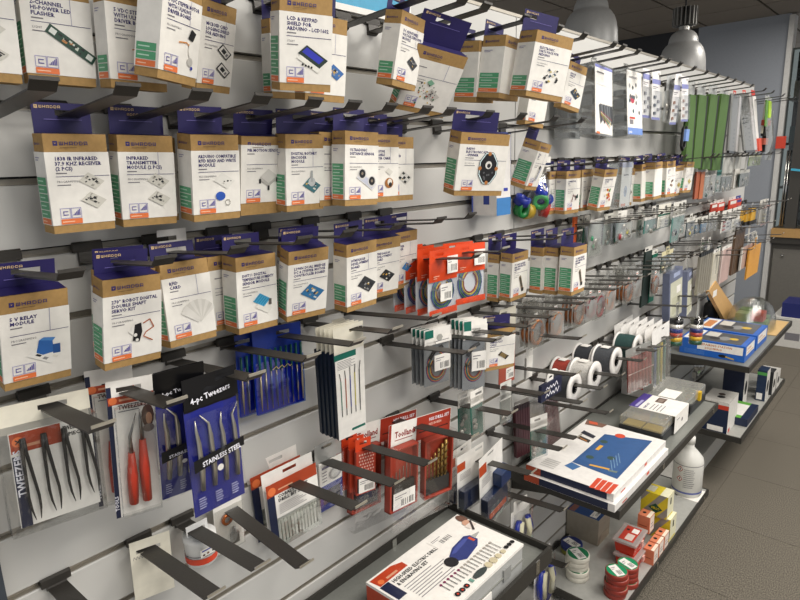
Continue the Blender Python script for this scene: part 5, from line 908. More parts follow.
p.build('printed_script', c); g = MB(); tab(g, W, H, max(zh, H+.012), xh, D*.5, PAPER, full=False); g.build('hang_tab', t)
# ---------------------------------------------------------------- shelves
TRAY = M('#7f817c', .45, .2, bump=.04, scale=150); RIM = M('#35332f', .45, .2)
def shelf(label, x0, x1, z, dep, up, y0=-.012, tray=TRAY):
    t = thing('metal_shelf', label, 'shelf', (x0, 0, z)); L = x1-x0
    g = MB(); g.box(.006, L-.006, -dep+.006, y0, -.012, 0, tray); g.build('tray', t)
    g = MB(); g.box(0, L, -dep, -dep+.008, -.026, up, RIM); g.build('front_rim', t)
    for a in (0, L-.008): g = MB(); g.box(a, a+.008, -dep+.008, y0, -.026, up, RIM); g.build('side_rim', t)
    g = MB(); g.box(.008, L-.008, y0-.006, y0, -.02, up+.004, RIM); g.build('rear_rim', t)
    for a in (.03, L-.05): g = MB(); g.prism([(-.001, -.013), (-dep*.8, -.013), (-.001, -.075)], 'x', a, a+.004, RIM); g.build('bracket', t)
    for a in (L*.92, L*.35): g = MB(); g.box(a, a+.016, -dep-.0015, -dep, -.018, up-.002, CHROME); g.build('price_clip', t)
    g = MB(); g.box(L*.76, L*.775, y0-.0075, y0-.006, -.004, up+.004, CHROME); g.build('rear_clip', t)
    return t
shelf('grey metal shelf tray with raised dark rims holding the electric drill set', .21, 1.212, .645, .336, .018)
shelf('grey metal shelf with a dark front edge holding the flat white boxes', 1.54, 2.54, .61, .375, .002)
shelf('far grey metal shelf with a dark front edge carrying two blue boxes', 2.945, 3.945, .65, .395, .002)
shelf('low light grey shelf near the floor holding tape rolls and yellow boxes', 1.67, 2.67, .15, .34, .001, tray=M('#a2a29d', .45))
shelf('low far shelf under the blue boxes holding navy cartons', 2.95, 3.95, .3, .392, .001, tray=M('#9b9b96', .45))
def carton(name, label, cat, x0, x1, yf, yb, z0, z1, m, group=None, part='carton', bevel=.0012, rot=0):
    t = thing(name, label, cat, (x0, yf, z0), (0, 0, rot), group); g = MB(); g.box(0, x1-x0, 0, yb-yf, 0, z1-z0, m); c = g.build(part, t, bevel=bevel); return t, c, x1-x0, yb-yf, z1-z0
TOPF = lambda H: ((0, 0, H), (1, 0, 0), (0, 1, 0))
LEFT = lambda D: ((0, D, 0), (0, -1, 0), (0, 0, 1))
# electric drill and engraving set
t, c, W, D, H = carton('drill_set_box', 'large white topped box of an electric engraving set with a blue tool pictured', 'box', .773, 1.1, -.318, -.128, .6458, .72, M('#a9aaa8', .4), part='grey_case', bevel=.003)
g = MB(); g.box(-.0012, W+.0012, -.0012, D+.0012, H*.93, H+.0015, PAPER); g.box(-.0016, -.0002, 0, D, H*.03, H*.93, M('#b8452a', .45)); s_ = g.build('printed_sleeve', t)
p = MB(); p.frame(*TOPF(H+.0015)); p.poly([(.004, .186), (.07, .186), (.098, .176), (.098, .158), (.008, .156)], M('#b8401f', .4)); p.circ(.02, .166, .0075, ORANGE); p.rect(.036, .162, .07, .168, M('#d49a7a')); p.rect(.004, .1, .03, .155, NAVY)
p.text('HIGH-SPEED ELECTRIC DRILL', .036, .142, .0095, BLACK, True, .15); p.text('& ENGRAVING SET', .036, .128, .0095, BLACK, True, .1)
for j in range(7): p.rect(.04, .116-.008*j, .13+.012*((j*3) % 4), .118-.008*j, GREYINK)
label_sticker(p, .187, .14, .064, .036)
p.poly([(.176, .083), (.18, .104), (.21, .118), (.262, .124), (.276, .114), (.276, .092), (.255, .078), (.2, .068)], M('#2f3a78', .4)); p.poly([(.19, .105), (.215, .114), (.255, .118), (.262, .11), (.2, .1)], M('#46529a', .4)); p.circ(.168, .089, .017, M('#222226', .4), 12); p.rect(.262, .094, .27, .112, M('#c8502c')); p.poly([(.274, .098), (.3, .104), (.3, .107), (.274, .112)], M('#a9a9a6'))
p.circ(.318, .17, .012, M('#6b4a3c', .5), 10, .018); p.circ(.312, .15, .013, M('#c79a82', .5), 10, .012); p.rect(.296, .128, .324, .145, M('#e0d5cc')); p.line(.3, .12, .325, .15, .006, M('#3a3030'))
for j in range(16): p.rect(.092+.0125*j, .035-.0004*j, .0945+.0125*j, .06+.0008*(j % 5), M('#8d8d8a', .4)); p.circ(.0932+.0125*j, .06, .0035, M('#7a2a52' if j < 6 else '#a9a39a', .4), 7)
for j in range(3): p.circ(.094+.016*j, .016, .0068, BLACK, 10); p.circ(.094+.016*j, .016, .003, RED, 6)
p.rect(.142, .012, .15, .024, M('#6f9a8c')); p.circ(.178, .018, .024, M('#3c4544', .5), 12, .009)
for j, r in enumerate((.0095, .01, .008, .007)): p.circ(.212+.02*j, .019, r, M('#c9bfa0', .5), 10)
for j in range(3): p.circ(.29+.013*j, .022, .0058, BLACK, 10)
p.build('printed_top', s_)
for a in (.05, .24): g = MB(); g.box(a, a+.03, -.004, 0, H*.35, H*.75, M('#8d8e8c', .4)); g.build('latch', t)
g = MB(); g.box(.0, W, -.003, -.0, H*.48, H*.52, M('#83847f', .4)); g.build('lid_seam', t); g = MB(); g.box(.12, .19, -.0045, -.001, H*.05, H*.45, PAPER); g.build('paper_label', t)
# two flat white boxes with a blue picture
for i, lb in enumerate(('lower of two flat white boxes with navy left edge', 'upper flat white box with a blue fabric picture and orange squares')):
    z0 = .6125+.025*i; t, c, W, D, H = carton('flat_box', lb, 'box', 1.535-.012*(1-i), 1.965, -.357-.01*(1-i), -.075, z0, z0+.0245, M('#e4e1dd', .45), 'flat white boxes', bevel=.001)
    p = MB(); p.frame(*LEFT(D)); p.rect(0, .001, D*.93, H*.97, NAVY); p.rect(.0, .001, D*.18, H*.97, M('#b04a2c')); p.frame(*FR); p.rect(W*.12, H*.15, W*.2, H*.35, RED); p.rect(W*.55, H*.4, W*.6, H*.8, M('#d8604c'))
    if i:
        p.frame(*TOPF(H)); Q = lambda x, y: (x-1.535, y+.357)
        p.poly([Q(1.887, -.178), Q(1.935, -.323), Q(1.622, -.331), Q(1.636, -.18)], M('#2f5486', .5)); p.poly([Q(1.634, -.18), Q(1.625, -.215), Q(1.59, -.205), Q(1.60, -.172)], M('#3f6a9c', .5)); p.poly([Q(1.88, -.19), Q(1.92, -.31), Q(1.66, -.318), Q(1.67, -.19)], M('#34598c', .5))
        p.poly([Q(1.76, -.2), Q(1.80, -.2), Q(1.80, -.212), Q(1.76, -.212)], M('#d8a23c')); p.poly([Q(1.648, -.23), Q(1.658, -.29), Q(1.668, -.29), Q(1.658, -.23)], M('#d8a23c')); p.poly([Q(1.65, -.29), Q(1.655, -.315), Q(1.667, -.315), Q(1.66, -.29)], M('#6f7c74'))
        for q in ((1.735, -.265), (1.7, -.21), (1.83, -.2)): p.circ(*Q(*q), .013, M('#3a5048', .5), 8)
        for q in range(4): p.line(*Q(1.66+.02*q, -.3), *Q(1.72+.02*q, -.27), .0025, M('#6f8fae'))
        p.circ(*Q(1.905, -.225), .017, M('#cc4a30'), 12)
        for q in range(4): p.poly([Q(1.592-.001*q, -.283-.017*q), Q(1.596-.001*q, -.297-.017*q), Q(1.529, -.300-.0165*q), Q(1.527, -.286-.0165*q)], M('#cc4a30', .5))
        p.poly([Q(1.871, -.11), Q(1.852, -.162), Q(1.83, -.162), Q(1.845, -.11)], M('#2b2c38')); p.poly([Q(1.825, -.115), Q(1.812, -.162), Q(1.79, -.164), Q(1.80, -.117)], M('#3a3430')); p.poly([Q(1.81, -.125), Q(1.80, -.155), Q(1.795, -.155), Q(1.805, -.125)], M('#c9803c'))
        p.poly([Q(1.962, -.08), Q(1.962, -.155), Q(1.93, -.15), Q(1.92, -.09)], M('#7a5a4c')); p.poly([Q(1.955, -.09), Q(1.958, -.12), Q(1.94, -.13), Q(1.935, -.1)], M('#cc5a3c')); p.poly([Q(1.731, -.13), Q(1.722, -.1), Q(1.68, -.099), Q(1.687, -.131)], WHITE)
        for q in range(5): p.rect(.022+.012*q, .2, .028+.012*q, .25, M('#c4c2be'))
    p.build('printed_top', c)
# long clear lidded organizer case with a paper sleeve
t = thing('organizer_case', 'long clear lidded organizer case with yellow latch and white paper sleeve', 'organizer', (2.025, -.327, .6125)); W, D, H = .51, .158, .072
g = MB(); g.box(0, W, 0, D, 0, H*.5, M('#26282a', .45)); g.build('dark_base', t, bevel=.006)
for i in range(8):
    for j in range(2): g = MB(); g.box(.008+.0615*i, .062+.0615*i, .01+.07*j, .074+.07*j, H*.4, H*.58, M('#cdb46a' if i < 2 else '#9a9c98', .5)); g.build('compartment_tray', t)
g = MB(); g.box(.002, W-.002, .003, D-.003, H*.5, H, clear('#e9e8dc', .18, .1, .22)); g.build('clear_lid', t, bevel=.005)
for i in range(1, 8): g = MB(); g.box(.0615*i+.003, .0615*i+.005, .006, D-.006, H*.5, H*.95, HAZE); g.build('divider', t)
g = MB(); g.box(W*.79, W*.83, -.006, .012, H*.45, H*.95, M('#d8b023', .4)); g.build('yellow_latch', t); g = MB(); g.box(W*.55, W*.6, -.006, .01, H*.3, H*.7, BLACK); g.build('black_latch', t)
g = MB(); e = .002; x0, x1 = W*.2, W*.5; g.box(x0, x1, -e-.004, D+e, H, H+.001, PAPER); g.box(x0, x1, -e-.005, -e-.004, .004, H+.001, PAPER); s_ = g.build('paper_sleeve', t)
p = MB(); p.frame((0, 0, H+.001), (1, 0, 0), (0, 1, 0)); p.rect(x0, D*.8, x1, D+.002, M('#4a3a86', .45)); p.rect(W*.22, D*.84, W*.36, D*.9, M('#b4aed8')); p.rect(W*.38, D*.42, W*.48, D*.62, M('#5a4438', .5)); p.rect(W*.395, D*.46, W*.46, D*.58, M('#8a7a70', .5)); p.text('PARTS KIT', W*.22, D*.66, .008, INK, True, W*.13)
for j in range(4): p.rect(W*.22, D*(.55-.08*j), W*.34, D*(.57-.08*j), GREYINK)
p.frame((0, -e-.005, 0), (1, 0, 0), (0, 0, 1)); p.circ(W*.36, H*.5, .008, GREYINK, 8); p.rect(W*.24, H*.7, W*.3, H*.74, GREYINK); p.build('printed_sleeve', s_)
g = MB(); g.box(W*.52, W*.7, D*.3, D*.7, H, H+.0008, PAPER); g.build('paper_label', t)
t, c, W, D, H = carton('white_tool_box', 'white box with a soldering tool picture and an orange mark, behind the organizer case', 'box', 2.4, 2.53, -.16, -.03, .6125, .735, M('#e4e2df', .45))
p = MB(); p.frame(*LEFT(D)); p.circ(D*.35, H*.6, .028, BLACK, 12, .014); p.line(D*.3, H*.55, D*.7, H*.95, .006, M('#2a6ab0')); p.circ(D*.38, H*.62, .008, M('#d8a82c'), 8); p.rect(D*.45, H*.3, D*.7, H*.4, RED); p.frame(*FR); p.rect(W*.2, H*.2, W*.35, H*.7, BLACK); p.rect(W*.5, H*.25, W*.62, H*.6, GREYINK); p.build('printed_front', c)
# ---------------------------------------------------------------- low shelf goods
t, c, W, D, H = carton('grey_carton', 'grey cardboard box with a blue top standing at the back of the low shelf', 'box', 1.98, 2.085, -.135, -.004, .15, .258, M('#9a9284', .7))
p = MB(); p.frame(*TOPF(H)); p.rect(.002, .002, W*.66, D, M('#26477e', .5)); p.rect(.005, D*.78, W*.5, D*.96, M('#8a5a50')); label_sticker(p, W*.1, D*.12, W*.45, D*.2); p.frame(*FR); p.poly([(W*.1, 0), (W*.95, 0), (W*.9, H*.3), (W*.3, H*.36)], M('#b0a896')); p.build('printed_top', c)
def roll(label, group, x, y, z, r, h, body, top, lab=True, inner=None):
    t = thing('tape_roll', label, 'tape roll', (x, y, z), (0, 0, random.uniform(-.8, .4)), group)
    g = MB(); g.lathe([(r*.42, 0), (r*.97, 0), (r, h*.08), (r, h*.92), (r*.97, h), (r*.42, h), (r*.42, 0)], body, 26); c = g.build('tape', t)
    g = MB(); g.lathe([(0, h), (r*.9, h)], top, 22); g.lathe([(r*.9, h+.0003), (r*.9, h)], top, 22); d = g.build('paper_disc', t, (0, 0, .0004))
    if lab: p = MB(); p.frame((-r*.45, -r*.8, h+.0005), (1, 0, 0), (0, 1, 0)); label_sticker(p, 0, 0, r*.8, r*1.5); p.build('barcode_label', d)
NTH = ('bottom', 'second', 'third', 'fourth', 'top')
for grp, cx, cy, n, r, body, top, nm in (('white tape rolls', 1.777, -.147, 5, .040, M('#d8d4c6', .4), M('#17774c', .45), 'white tape roll in the white stack'), ('red tape rolls in the front stack', 1.771, -.289, 5, .037, M('#8f3226', .4), M('#1a8a5c', .45), 'red tape roll in the front red stack'), ('red tape rolls in the rear stack', 1.852, -.295, 4, .037, M('#8f3226', .4), M('#1a8a5c', .45), 'red tape roll in the rear red stack')):
    for i in range(n):
        k = i if n == 5 else (0, 1, 2, 4)[i]
        roll((NTH[k]+' '+nm) + (' with a green and white labelled top' if k == 4 else ', counted from below'), grp, cx+random.uniform(-.004, .004), cy+random.uniform(-.004, .004), .15+.0188*i, r, .0184, body, top)
for i in range(2): roll(('lower yellowish', 'upper blue topped')[i]+' tape roll behind the white stack', 'rolls behind the white stack', 1.893, -.07, .15+.0188*i, .040, .0184, M('#8a8a3a', .4) if i == 0 else M('#2a3a78', .4), M('#24306a', .45), i == 1)
def sharps(label, x, y, z, rot=0):
    t = thing('sharps_container', label, 'container', (x, y, z), (0, 0, rot), 'red sharps containers'); W, D, H = .115, .075, .052
    g = MB(); vs = [(W*.06, D*.06, 0), (W*.94, D*.06, 0), (W*.94, D*.94, 0), (W*.06, D*.94, 0), (0, 0, H*.8), (W, 0, H*.8), (W, D, H*.8), (0, D, H*.8)]; g.mesh(vs, [(3, 2, 1, 0), (0, 1, 5, 4), (1, 2, 6, 5), (2, 3, 7, 6), (3, 0, 4, 7), (4, 5, 6, 7)], M('#c8331a', .35)); g.build('tub', t, bevel=.003)
    g = MB(); g.box(-.006, W+.006, -.006, D+.006, H*.8, H, clear('#f0c9c2', .2, .15, .35)); l = g.build('clear_lid', t, bevel=.003)
    g = MB(); g.box(W*.4, W*.55, -.01, -.004, H*.45, H*.85, M('#d8a49a', .4)); g.build('latch', t)
    p = MB(); p.frame((0, 0, H), (1, 0, 0), (0, 1, 0)); p.rect(W*.08, D*.15, W*.92, D*.85, M('#b83a2a', .45)); p.rect(W*.6, D*.2, W*.85, D*.5, PAPER); p.rect(W*.15, D*.25, W*.5, D*.6, M('#d8c2b8')); p.circ(W*.7, D*.7, .006, BLACK, 8); p.build('printed_label', l)
sharps('lower red sharps container with pink flaps under the other one', 1.918, -.30, .15); sharps('upper red container with a clear pink lid on the low shelf', 1.925, -.292, .203, .03)
OB = M('#d07a58', .5)
for x, y, z, w_, d, h, lb in ((1.998, -.334, .15, .05, .036, .06, 'nearest small orange box beside the red containers'), (2.054, -.334, .15, .05, .036, .06, 'second small orange box along the shelf edge'), (2.11, -.334, .15, .05, .036, .06, 'third small orange box along the shelf edge, beside the yellow boxes'), (2.06, -.245, .15, .05, .045, .06, 'brownish small orange box at the back, right of the red containers'), (2.085, -.285, .2105, .05, .045, .07, 'small orange box standing on top of other orange boxes')):
    t, c, W, D, H = carton('small_orange_box', lb, 'box', x, x+w_, y, y+d, z, z+h, OB, 'small orange boxes')
    p = MB(); p.frame(*TOPF(H)); p.rect(0, 0, W, D*.3, M('#e9dcc8')); p.circ(W*.5, D*.65, .007, BLACK, 8); p.frame(*FR); p.rect(W*.1, H*.05, W*.95, H*.95, M('#e4d5c9')); p.rect(W*.25, H*.3, W*.8, H*.36, GREYINK); p.rect(W*.25, H*.5, W*.7, H*.55, GREYINK); p.frame(*LEFT(D)); p.rect(D*.1, H*.4, D*.8, H*.44, M('#7a3a24')); p.build('printed_faces', c)
for z, x, lb in ((.15, 2.175, 'lower yellow box with grey diagonal stripes and a black keyhole mark'), (.245, 2.165, 'upper yellow box with grey diagonal stripes and a green diamond')):
    t, c, W, D, H = carton('yellow_striped_box', lb, 'box', x, x+.07, -.332 if z < .2 else -.32, -.235 if z < .2 else -.22, z, z+.0945, M('#d8c22a', .45), 'yellow striped boxes')
    p = MB(); p.frame(*LEFT(D))
    def clipx(poly, lim, sg):
        out = []
        for i, A in enumerate(poly):
            B = poly[i-1]; ia, ib = (A[0]-lim)*sg >= 0, (B[0]-lim)*sg >= 0
            if ia != ib: k = (lim-B[0])/(A[0]-B[0]); out.append((lim, B[1]+k*(A[1]-B[1])))
            if ia: out.append(A)
        return out
    for a in (-.62, .0, .62):
        q = clipx(clipx([(a*D, 0), ((a+.26)*D, 0), ((a+.96)*D, H), ((a+.7)*D, H)], 0, 1), D, -1)
        if len(q) > 2: p.poly(q, M('#8f8d86', .5))
    if z > .2: p.poly([(D*.3, H*.36), (D*.56, H*.58), (D*.82, H*.36), (D*.56, H*.14)], M('#0f4a34')); p.text('VELLO', D*.4, H*.32, H*.1, M('#d8c22a'), True, D*.32)
    p.frame(*FR); p.rect(0, 0, W, H, M('#e2dfc0', .5)); p.rect(W*.4, H*.55, W*.6, H*.75, BLACK); p.circ(W*.5, H*.78, W*.1, BLACK, 8); p.rect(W*.1, H*.05, W*.9, H*.12, M('#d8c22a'))
    p.frame(*TOPF(H)); p.rect(0, D*.0, W, D*.3, M('#e2dfc0', .5)); p.rect(W*.15, D*.55, W*.8, D*.85, M('#c9c6b0')); p.build('printed_faces', c)
t = thing('white_bottle', 'white plastic jerry bottle with hazard diamonds on the low shelf edge', 'bottle', (2.59, -.268, .152)); t.scale = (.92, .92, 1.0); m = M('#d9d8d2', .35, var=.02)
g = MB(); g.lathe([(0, 0), (.06, 0), (.066, .006), (.066, .15), (.062, .17), (.035, .2), (.02, .215), (.019, .235), (0, .236)], m, 28); b_ = g.build('bottle_body', t); g = MB(); g.lathe([(.0, .262), (.022, .262), (.022, .232), (.0, .232)], M('#e4e2dc', .4), 20); g.build('screw_cap', t)
g = MB(); g.lathe([(.0662, .018), (.0664, .026)], M('#5a64a0', .5), 28); g.lathe([(.0662, .146), (.0664, .149)], GREYINK, 28); g.build('label_band', b_)
def cyl(deg, up, half):
    a = math.radians(deg); n = Vector((math.cos(a), math.sin(a), 0)); u = Vector((-n.y, n.x, 0)); return MB().frame(n*.0664 - u*half + Vector((0, 0, up)), u, Vector((0, 0, 1)))
for q in (.115, .07):
    p = cyl(166, q, .015); p.poly([(.015, 0), (.029, .014), (.015, .028), (.001, .014)], M('#b04a38')); p.poly([(.015, .004), (.025, .014), (.015, .024), (.005, .014)], PAPER); p.rect(.013, .009, .017, .02, BLACK); p.build('hazard_diamond', b_)
for k in range(3):
    p = cyl(187+14*k, .03, .008)
    for j in range(10): p.rect(0, .1-.009*j, .016-.003*((j+k) % 3)*(k == 2), .1022-.009*j, GREYINK)
    p.build('printed_text', b_)
g = MB(); g.box(2.53, 2.64, -.333, -.25, .1505, .1515, PAPER); tag(g.build('paper_sheet'), 'white paper sheet under the white jerry bottle', 'paper')
g = wavy(.16, .26, .03, 9, clear('#e9e9e6', .2, .2, .35), 0, 3, 8); tag(g.build('crumpled_bag', None, (2.42, -.1, .152), (.1, 0, -.2)), 'crumpled clear white bag standing behind the white bottle', 'bag')
# plier packs under the left shelf
for key, pos, lb in (('pl1', (1.425, -.1, .315), 'clear pack with blue and cream plier handles, next to the lower wall slats'), ('pl2', (1.45, -.17, .16), 'clear pack with blue and cream plier handles and a pink label, under the shelf corner')):
    t = thing('plier_pack', lb, 'plier pack', pos, (0, 0, -.1), 'clear packs of blue handled pliers'); t.scale = (1.35, 1, 1.05)
    for s in (-1, 1): g = MB(); g.tube([(.035+s*.002, 0, .06), (.035+s*.02, 0, .1), (.035+s*.026, 0, .15), (.035+s*.016, 0, .19)], [.006, .009, .010, .008], M('#1e2f96', .35), 8); h = g.build('blue_handle', t); g = MB(); g.tube([(.035+s*.014, -.006, .1), (.035+s*.018, -.007, .15), (.035+s*.012, -.005, .185)], .008, M('#ddd8b8', .4), 7); g.build('cream_grip', h)
    g = MB(); g.tube([(.035, 0, .065), (.035, 0, .01)], [.012, .004], BLACK, 8); g.build('jaws', t); g = MB(); g.box(0, .07, .012, .013, 0, .22, PAPER); slot_plate(g, .01, .06, .22, .25, .035, .238, .012, .004, .012, .013, PAPER); g.build('card', t); wavy(.075, .22, .02, 7, CLEARHARD, .0, 6).build('blister', t)
    p = MB(); p.frame((0, -.021, 0), *FR[1:]); p.rect(.01, .02, .055, .075, M('#d8b4b8')); p.build('pink_label', t)
    hook(pos[0]+.035, .597 if key == 'pl1' else .397)
# ---------------------------------------------------------------- goods of the far shelves
for x0, x1, lb in ((3.0, 3.2, 'near blue box with a workstation pictured on its lid'), (3.225, 3.46, 'far blue box behind the near one, with silver parts pictured')):
    t, c, W, D, H = carton('blue_station_box', lb, 'box', x0, x1, -.36, -.075, .651, .728, M('#1f5fb8', .4), 'blue workstation boxes')
    p = MB(); p.frame(*TOPF(H)); p.rect(W*.06, D*.08, W*.94, D*.72, M('#4a4e52', .45)); p.rect(W*.06, D*.74, W*.94, D*.96, PAPER); p.rect(W*.2, D*.78, W*.8, D*.92, M('#d08a54')); p.rect(W*.5, D*.5, W*.9, D*.7, M('#c9c6be')); p.circ(W*.45, D*.38, W*.18, M('#85888a', .4), 10, D*.09); p.circ(W*.5, D*.25, W*.1, M('#c9a83c'), 8); p.circ(W*.35, D*.52, W*.12, M('#26282c'), 8)
    p.frame(*LEFT(D)); p.rect(D*.28, H*.42, D*.97, H*.9, PAPER); p.text('REPAIRING STATION', D*.32, H*.7, H*.13, M('#c9762c'), True, D*.62); p.text('SOLDERING', D*.4, H*.5, H*.12, M('#c9762c'), True, D*.4); p.circ(D*.68, H*.2, D*.07, BLACK, 8, H*.1); p.line(D*.72, H*.2, D*.85, H*.1, .006, M('#c9a83c'))
    for j in range(4): p.rect(D*.08, H*(.32-.07*j), D*.4, H*(.345-.07*j), M('#5a8ad0'))
    p.frame(*FR); p.rect(W*.12, H*.35, W*.9, H*.92, PAPER); p.text('STATION', W*.2, H*.62, H*.16, M('#c9762c'), True, W*.6); p.rect(W*.2, H*.45, W*.8, H*.5, M('#c9762c')); p.build('printed_faces', c)
g = MB(); g.prism([(0, 0), (.23, 0), (.2, .03), (-.33, .3), (-.44, .265)], 'y', 0, .02, M('#c9a068', .7)); o = g.build('cardboard_wedge', None, (3.69, -.115, .652), (.03, 0, 0)); tag(o, 'leaning tan cardboard wedge standing behind the blue boxes', 'cardboard')
p = MB(); p.frame((0, 0, 0), *FR[1:]); p.rect(-.36, .215, -.29, .25, PAPER); p.build('paper_sticker', o)
for x, y, cap, lb in ((3.62, -.045, '#5aa6d8', 'black spray bottle with a light blue cap behind the cardboard wedge'), (3.74, -.045, '#26282a', 'black bottle with a black cap beside the blue capped one')):
    t = thing('spray_bottle', lb, 'bottle', (x, y, .652)); g = MB(); g.lathe([(0, 0), (.036, 0), (.038, .004), (.038, .1), (.03, .12), (.018, .125), (.018, .14), (0, .14)], M('#1e1f20', .35), 20); g.build('bottle_body', t); g = MB(); g.lathe([(0, .14), (.024, .14), (.024, .172), (0, .174)], M(cap, .4), 18); g.build('cap', t)
t = thing('clear_tub', 'clear domed pack of green cartons on the end of the far shelf', 'pack', (3.5, -.36, .655))
for i, (a, b_, h, co) in enumerate(((.03, .04, .045, '#5a7a3a'), (.13, .04, .045, '#6a8a42'), (.22, .05, .05, '#4f6f34'), (.08, .12, .09, '#7a8a5a'), (.2, .13, .085, '#5a7a3a'), (.1, .05, .1, '#b8503a'))): g = MB(); g.box(a, a+.08, b_, b_+.06, (.05 if i == 5 else 0), h, M(co, .5)); g.build('green_carton', t, bevel=.002)
g = MB(); g.lathe([(.0, 1), (.45, .93), (.8, .7), (.97, .35), (1, 0)], clear('#f6f8f4', .3, .05), 26); o = g.build('clear_dome', t, (.17, .118, 0)); o.scale = (.2, .116, .165)
g = MB(); g.box(3.56, 3.9, -.385, -.3, .6515, .6545, M('#c0a06c', .7)); tag(g.build('kraft_sheet'), 'flat kraft cardboard sheet at the far shelf edge under the clear pack', 'cardboard')
t, c, W, D, H = carton('navy_red_band_box', 'navy box with a red band and white right side on the low far shelf', 'box', 2.96, 3.13, -.325, -.21, .301, .455, M('#15233f', .4))
p = MB(); p.frame(*LEFT(D)); p.rect(0, H*.76, D, H*.9, RED); p.rect(0, H*.9, D, H, M('#c9c6c0')); p.rect(D*.25, H*.03, D*.85, H*.2, PAPER); p.frame(*FR); p.rect(0, 0, W, H, M('#dedbd5', .5)); p.rect(W*.1, 0, W*.3, H*.12, RED); p.frame(*TOPF(H)); p.rect(0, 0, W, D, M('#c4c1bb', .5)); p.circ(W*.4, D*.45, .018, BLACK, 8); p.circ(W*.62, D*.5, .016, M('#4a3a34'), 8); p.build('printed_faces', c)
t, c, W, D, H = carton('flat_navy_box', 'flat white box with green bands and navy sides on the low far shelf', 'box', 3.1, 3.33, -.38, -.255, .301, .34, M('#15233f', .4))
p = MB(); p.frame(*TOPF(H)); p.rect(0, D*.25, W, D, M('#e2dfda')); p.rect(0, D*.25, W*.16, D, M('#5a9a3c')); p.rect(W*.84, D*.25, W, D, M('#5a9a3c')); p.build('printed_top', c)
for x0, x1, yf, yb, h, m, lb, gb in ((3.36, 3.45, -.3, -.2, .2, '#121c36', 'tallest navy box with white front under the blue boxes', 0), (3.5, 3.58, -.375, -.33, .17, '#1a2c48', 'slim navy box with a green band and barcode, low far shelf', 1), (3.62, 3.70, -.385, -.31, .13, '#2c2e30', 'dark grey box near the end of the low far shelf', 0), (3.73, 3.82, -.385, -.3, .1, '#b9b7b2', 'pale grey box with dark label at the far end of the low shelf', 0)):
    t, c, W, D, H = carton('upright_box', lb, 'box', x0, x1, yf, yb, .301, .301+h, M(m, .4))
    p = MB(); p.frame(*FR); p.rect(0, 0, W, H, M('#d8d5cf', .5)); p.circ(W*.5, H*.45, W*.3, BLACK, 10, H*.2); p.frame(*LEFT(D)); p.rect(D*.1, H*.04, D*.7, H*.25, PAPER)
    if gb: p.rect(0, H*.84, D, H*.94, M('#4f9a4c'))
    p.build('printed_faces', c)
t = thing('clear_parts_bag', 'crumpled clear bag of metal parts hanging under the far shelf', 'bag', (3.12, -.12, .47)); wavy(.12, .13, .03, 8, clear('#e4e4e0', .3, .1, .1), 0, 2, 8).build('clear_bag', t); g = MB(); [g.box(.02*i, .02*i+.015, -.01, .01, .02+.015*(i % 3), .05+.02*(i % 3), STEEL) for i in range(5)]; g.build('metal_parts', t); g = MB(); slot_plate(g, .03, .09, .12, .155, .06, .142, .012, .004, .0, .001, HAZE); g.build('hang_tab', t); hook(3.18, .597)
# ---------------------------------------------------------------- blue sign on the wall, far things
t = thing('blue_sign', 'bright blue sign panel with a white edge behind the top row boxes', 'sign', (.80, -.001, 1.90)); g = MB(); g.box(0, .3, -.006, 0, .012, .086, M('#2f9cc4', .4)); g.build('blue_panel', t); g = MB(); g.box(0, .3, -.008, 0, 0, .012, PAPER); g.build('white_edge', t); g = MB(); g.box(.3, .306, -.008, 0, 0, .086, PAPER); g.build('white_end', t)
def lamp(x, y, ztop, label, r=.172):
    t = thing('pendant_lamp', label, 'lamp', (x, y, ztop), group='grey industrial pendant lamps'); m = M('#b4b4b2', .4, .2, var=.03)
    g = MB(); g.lathe([(.0, -.16), (.045, -.162), (.07, -.175), (.09, -.195), (.102, -.22), (.107, -.25), (.109, -.258), (.124, -.27), (.145, -.3), (.159, -.34), (.168, -.39), (r, -.46), (r*.99, -.52), (r*.97, -.52), (r*.96, -.46), (.15, -.36), (.11, -.29), (.0, -.25)], m, 40); g.build('bell_shade', t)
    g = MB(); g.lathe([(0, 0), (.058, 0), (.058, -.135), (0, -.135)], M('#4a4a4a', .5, .5), 24); hs = g.build('heat_sink', t)
    for i in range(18): a = 2*math.pi*i/18; g = MB(); g.box(.05, .09, -.0035, .0035, -.13, .0, M('#8f8d89', .4, .3)); g.build('cooling_fin', hs, (0, 0, 0), (0, 0, a))
    g = MB(); g.lathe([(.04, -.135), (.04, -.165)], M('#b9b7b2', .3, .7), 24); g.build('collar', t)
    g = MB(); g.tube([(0, 0, 0), (0, 0, 2.8-ztop)], .006, BLACK, 8); g.build('cord', t)
    l = bpy.data.lights.new('lamp_bulb', 'POINT'); l.energy = 9; l.color = (1, .93, .82); l.shadow_soft_size = .05; o = bpy.data.objects.new('lamp_bulb', l); o.parent = t; o.location = (0, 0, -.42); COL.objects.link(o)
lamp(5.2, .71, 2.69, 'grey pendant lamp with a finned heat sink, hanging in front of the blue grey wall')
lamp(3.9, .87, 2.76, 'nearer grey pendant lamp cut off by the top of the picture')
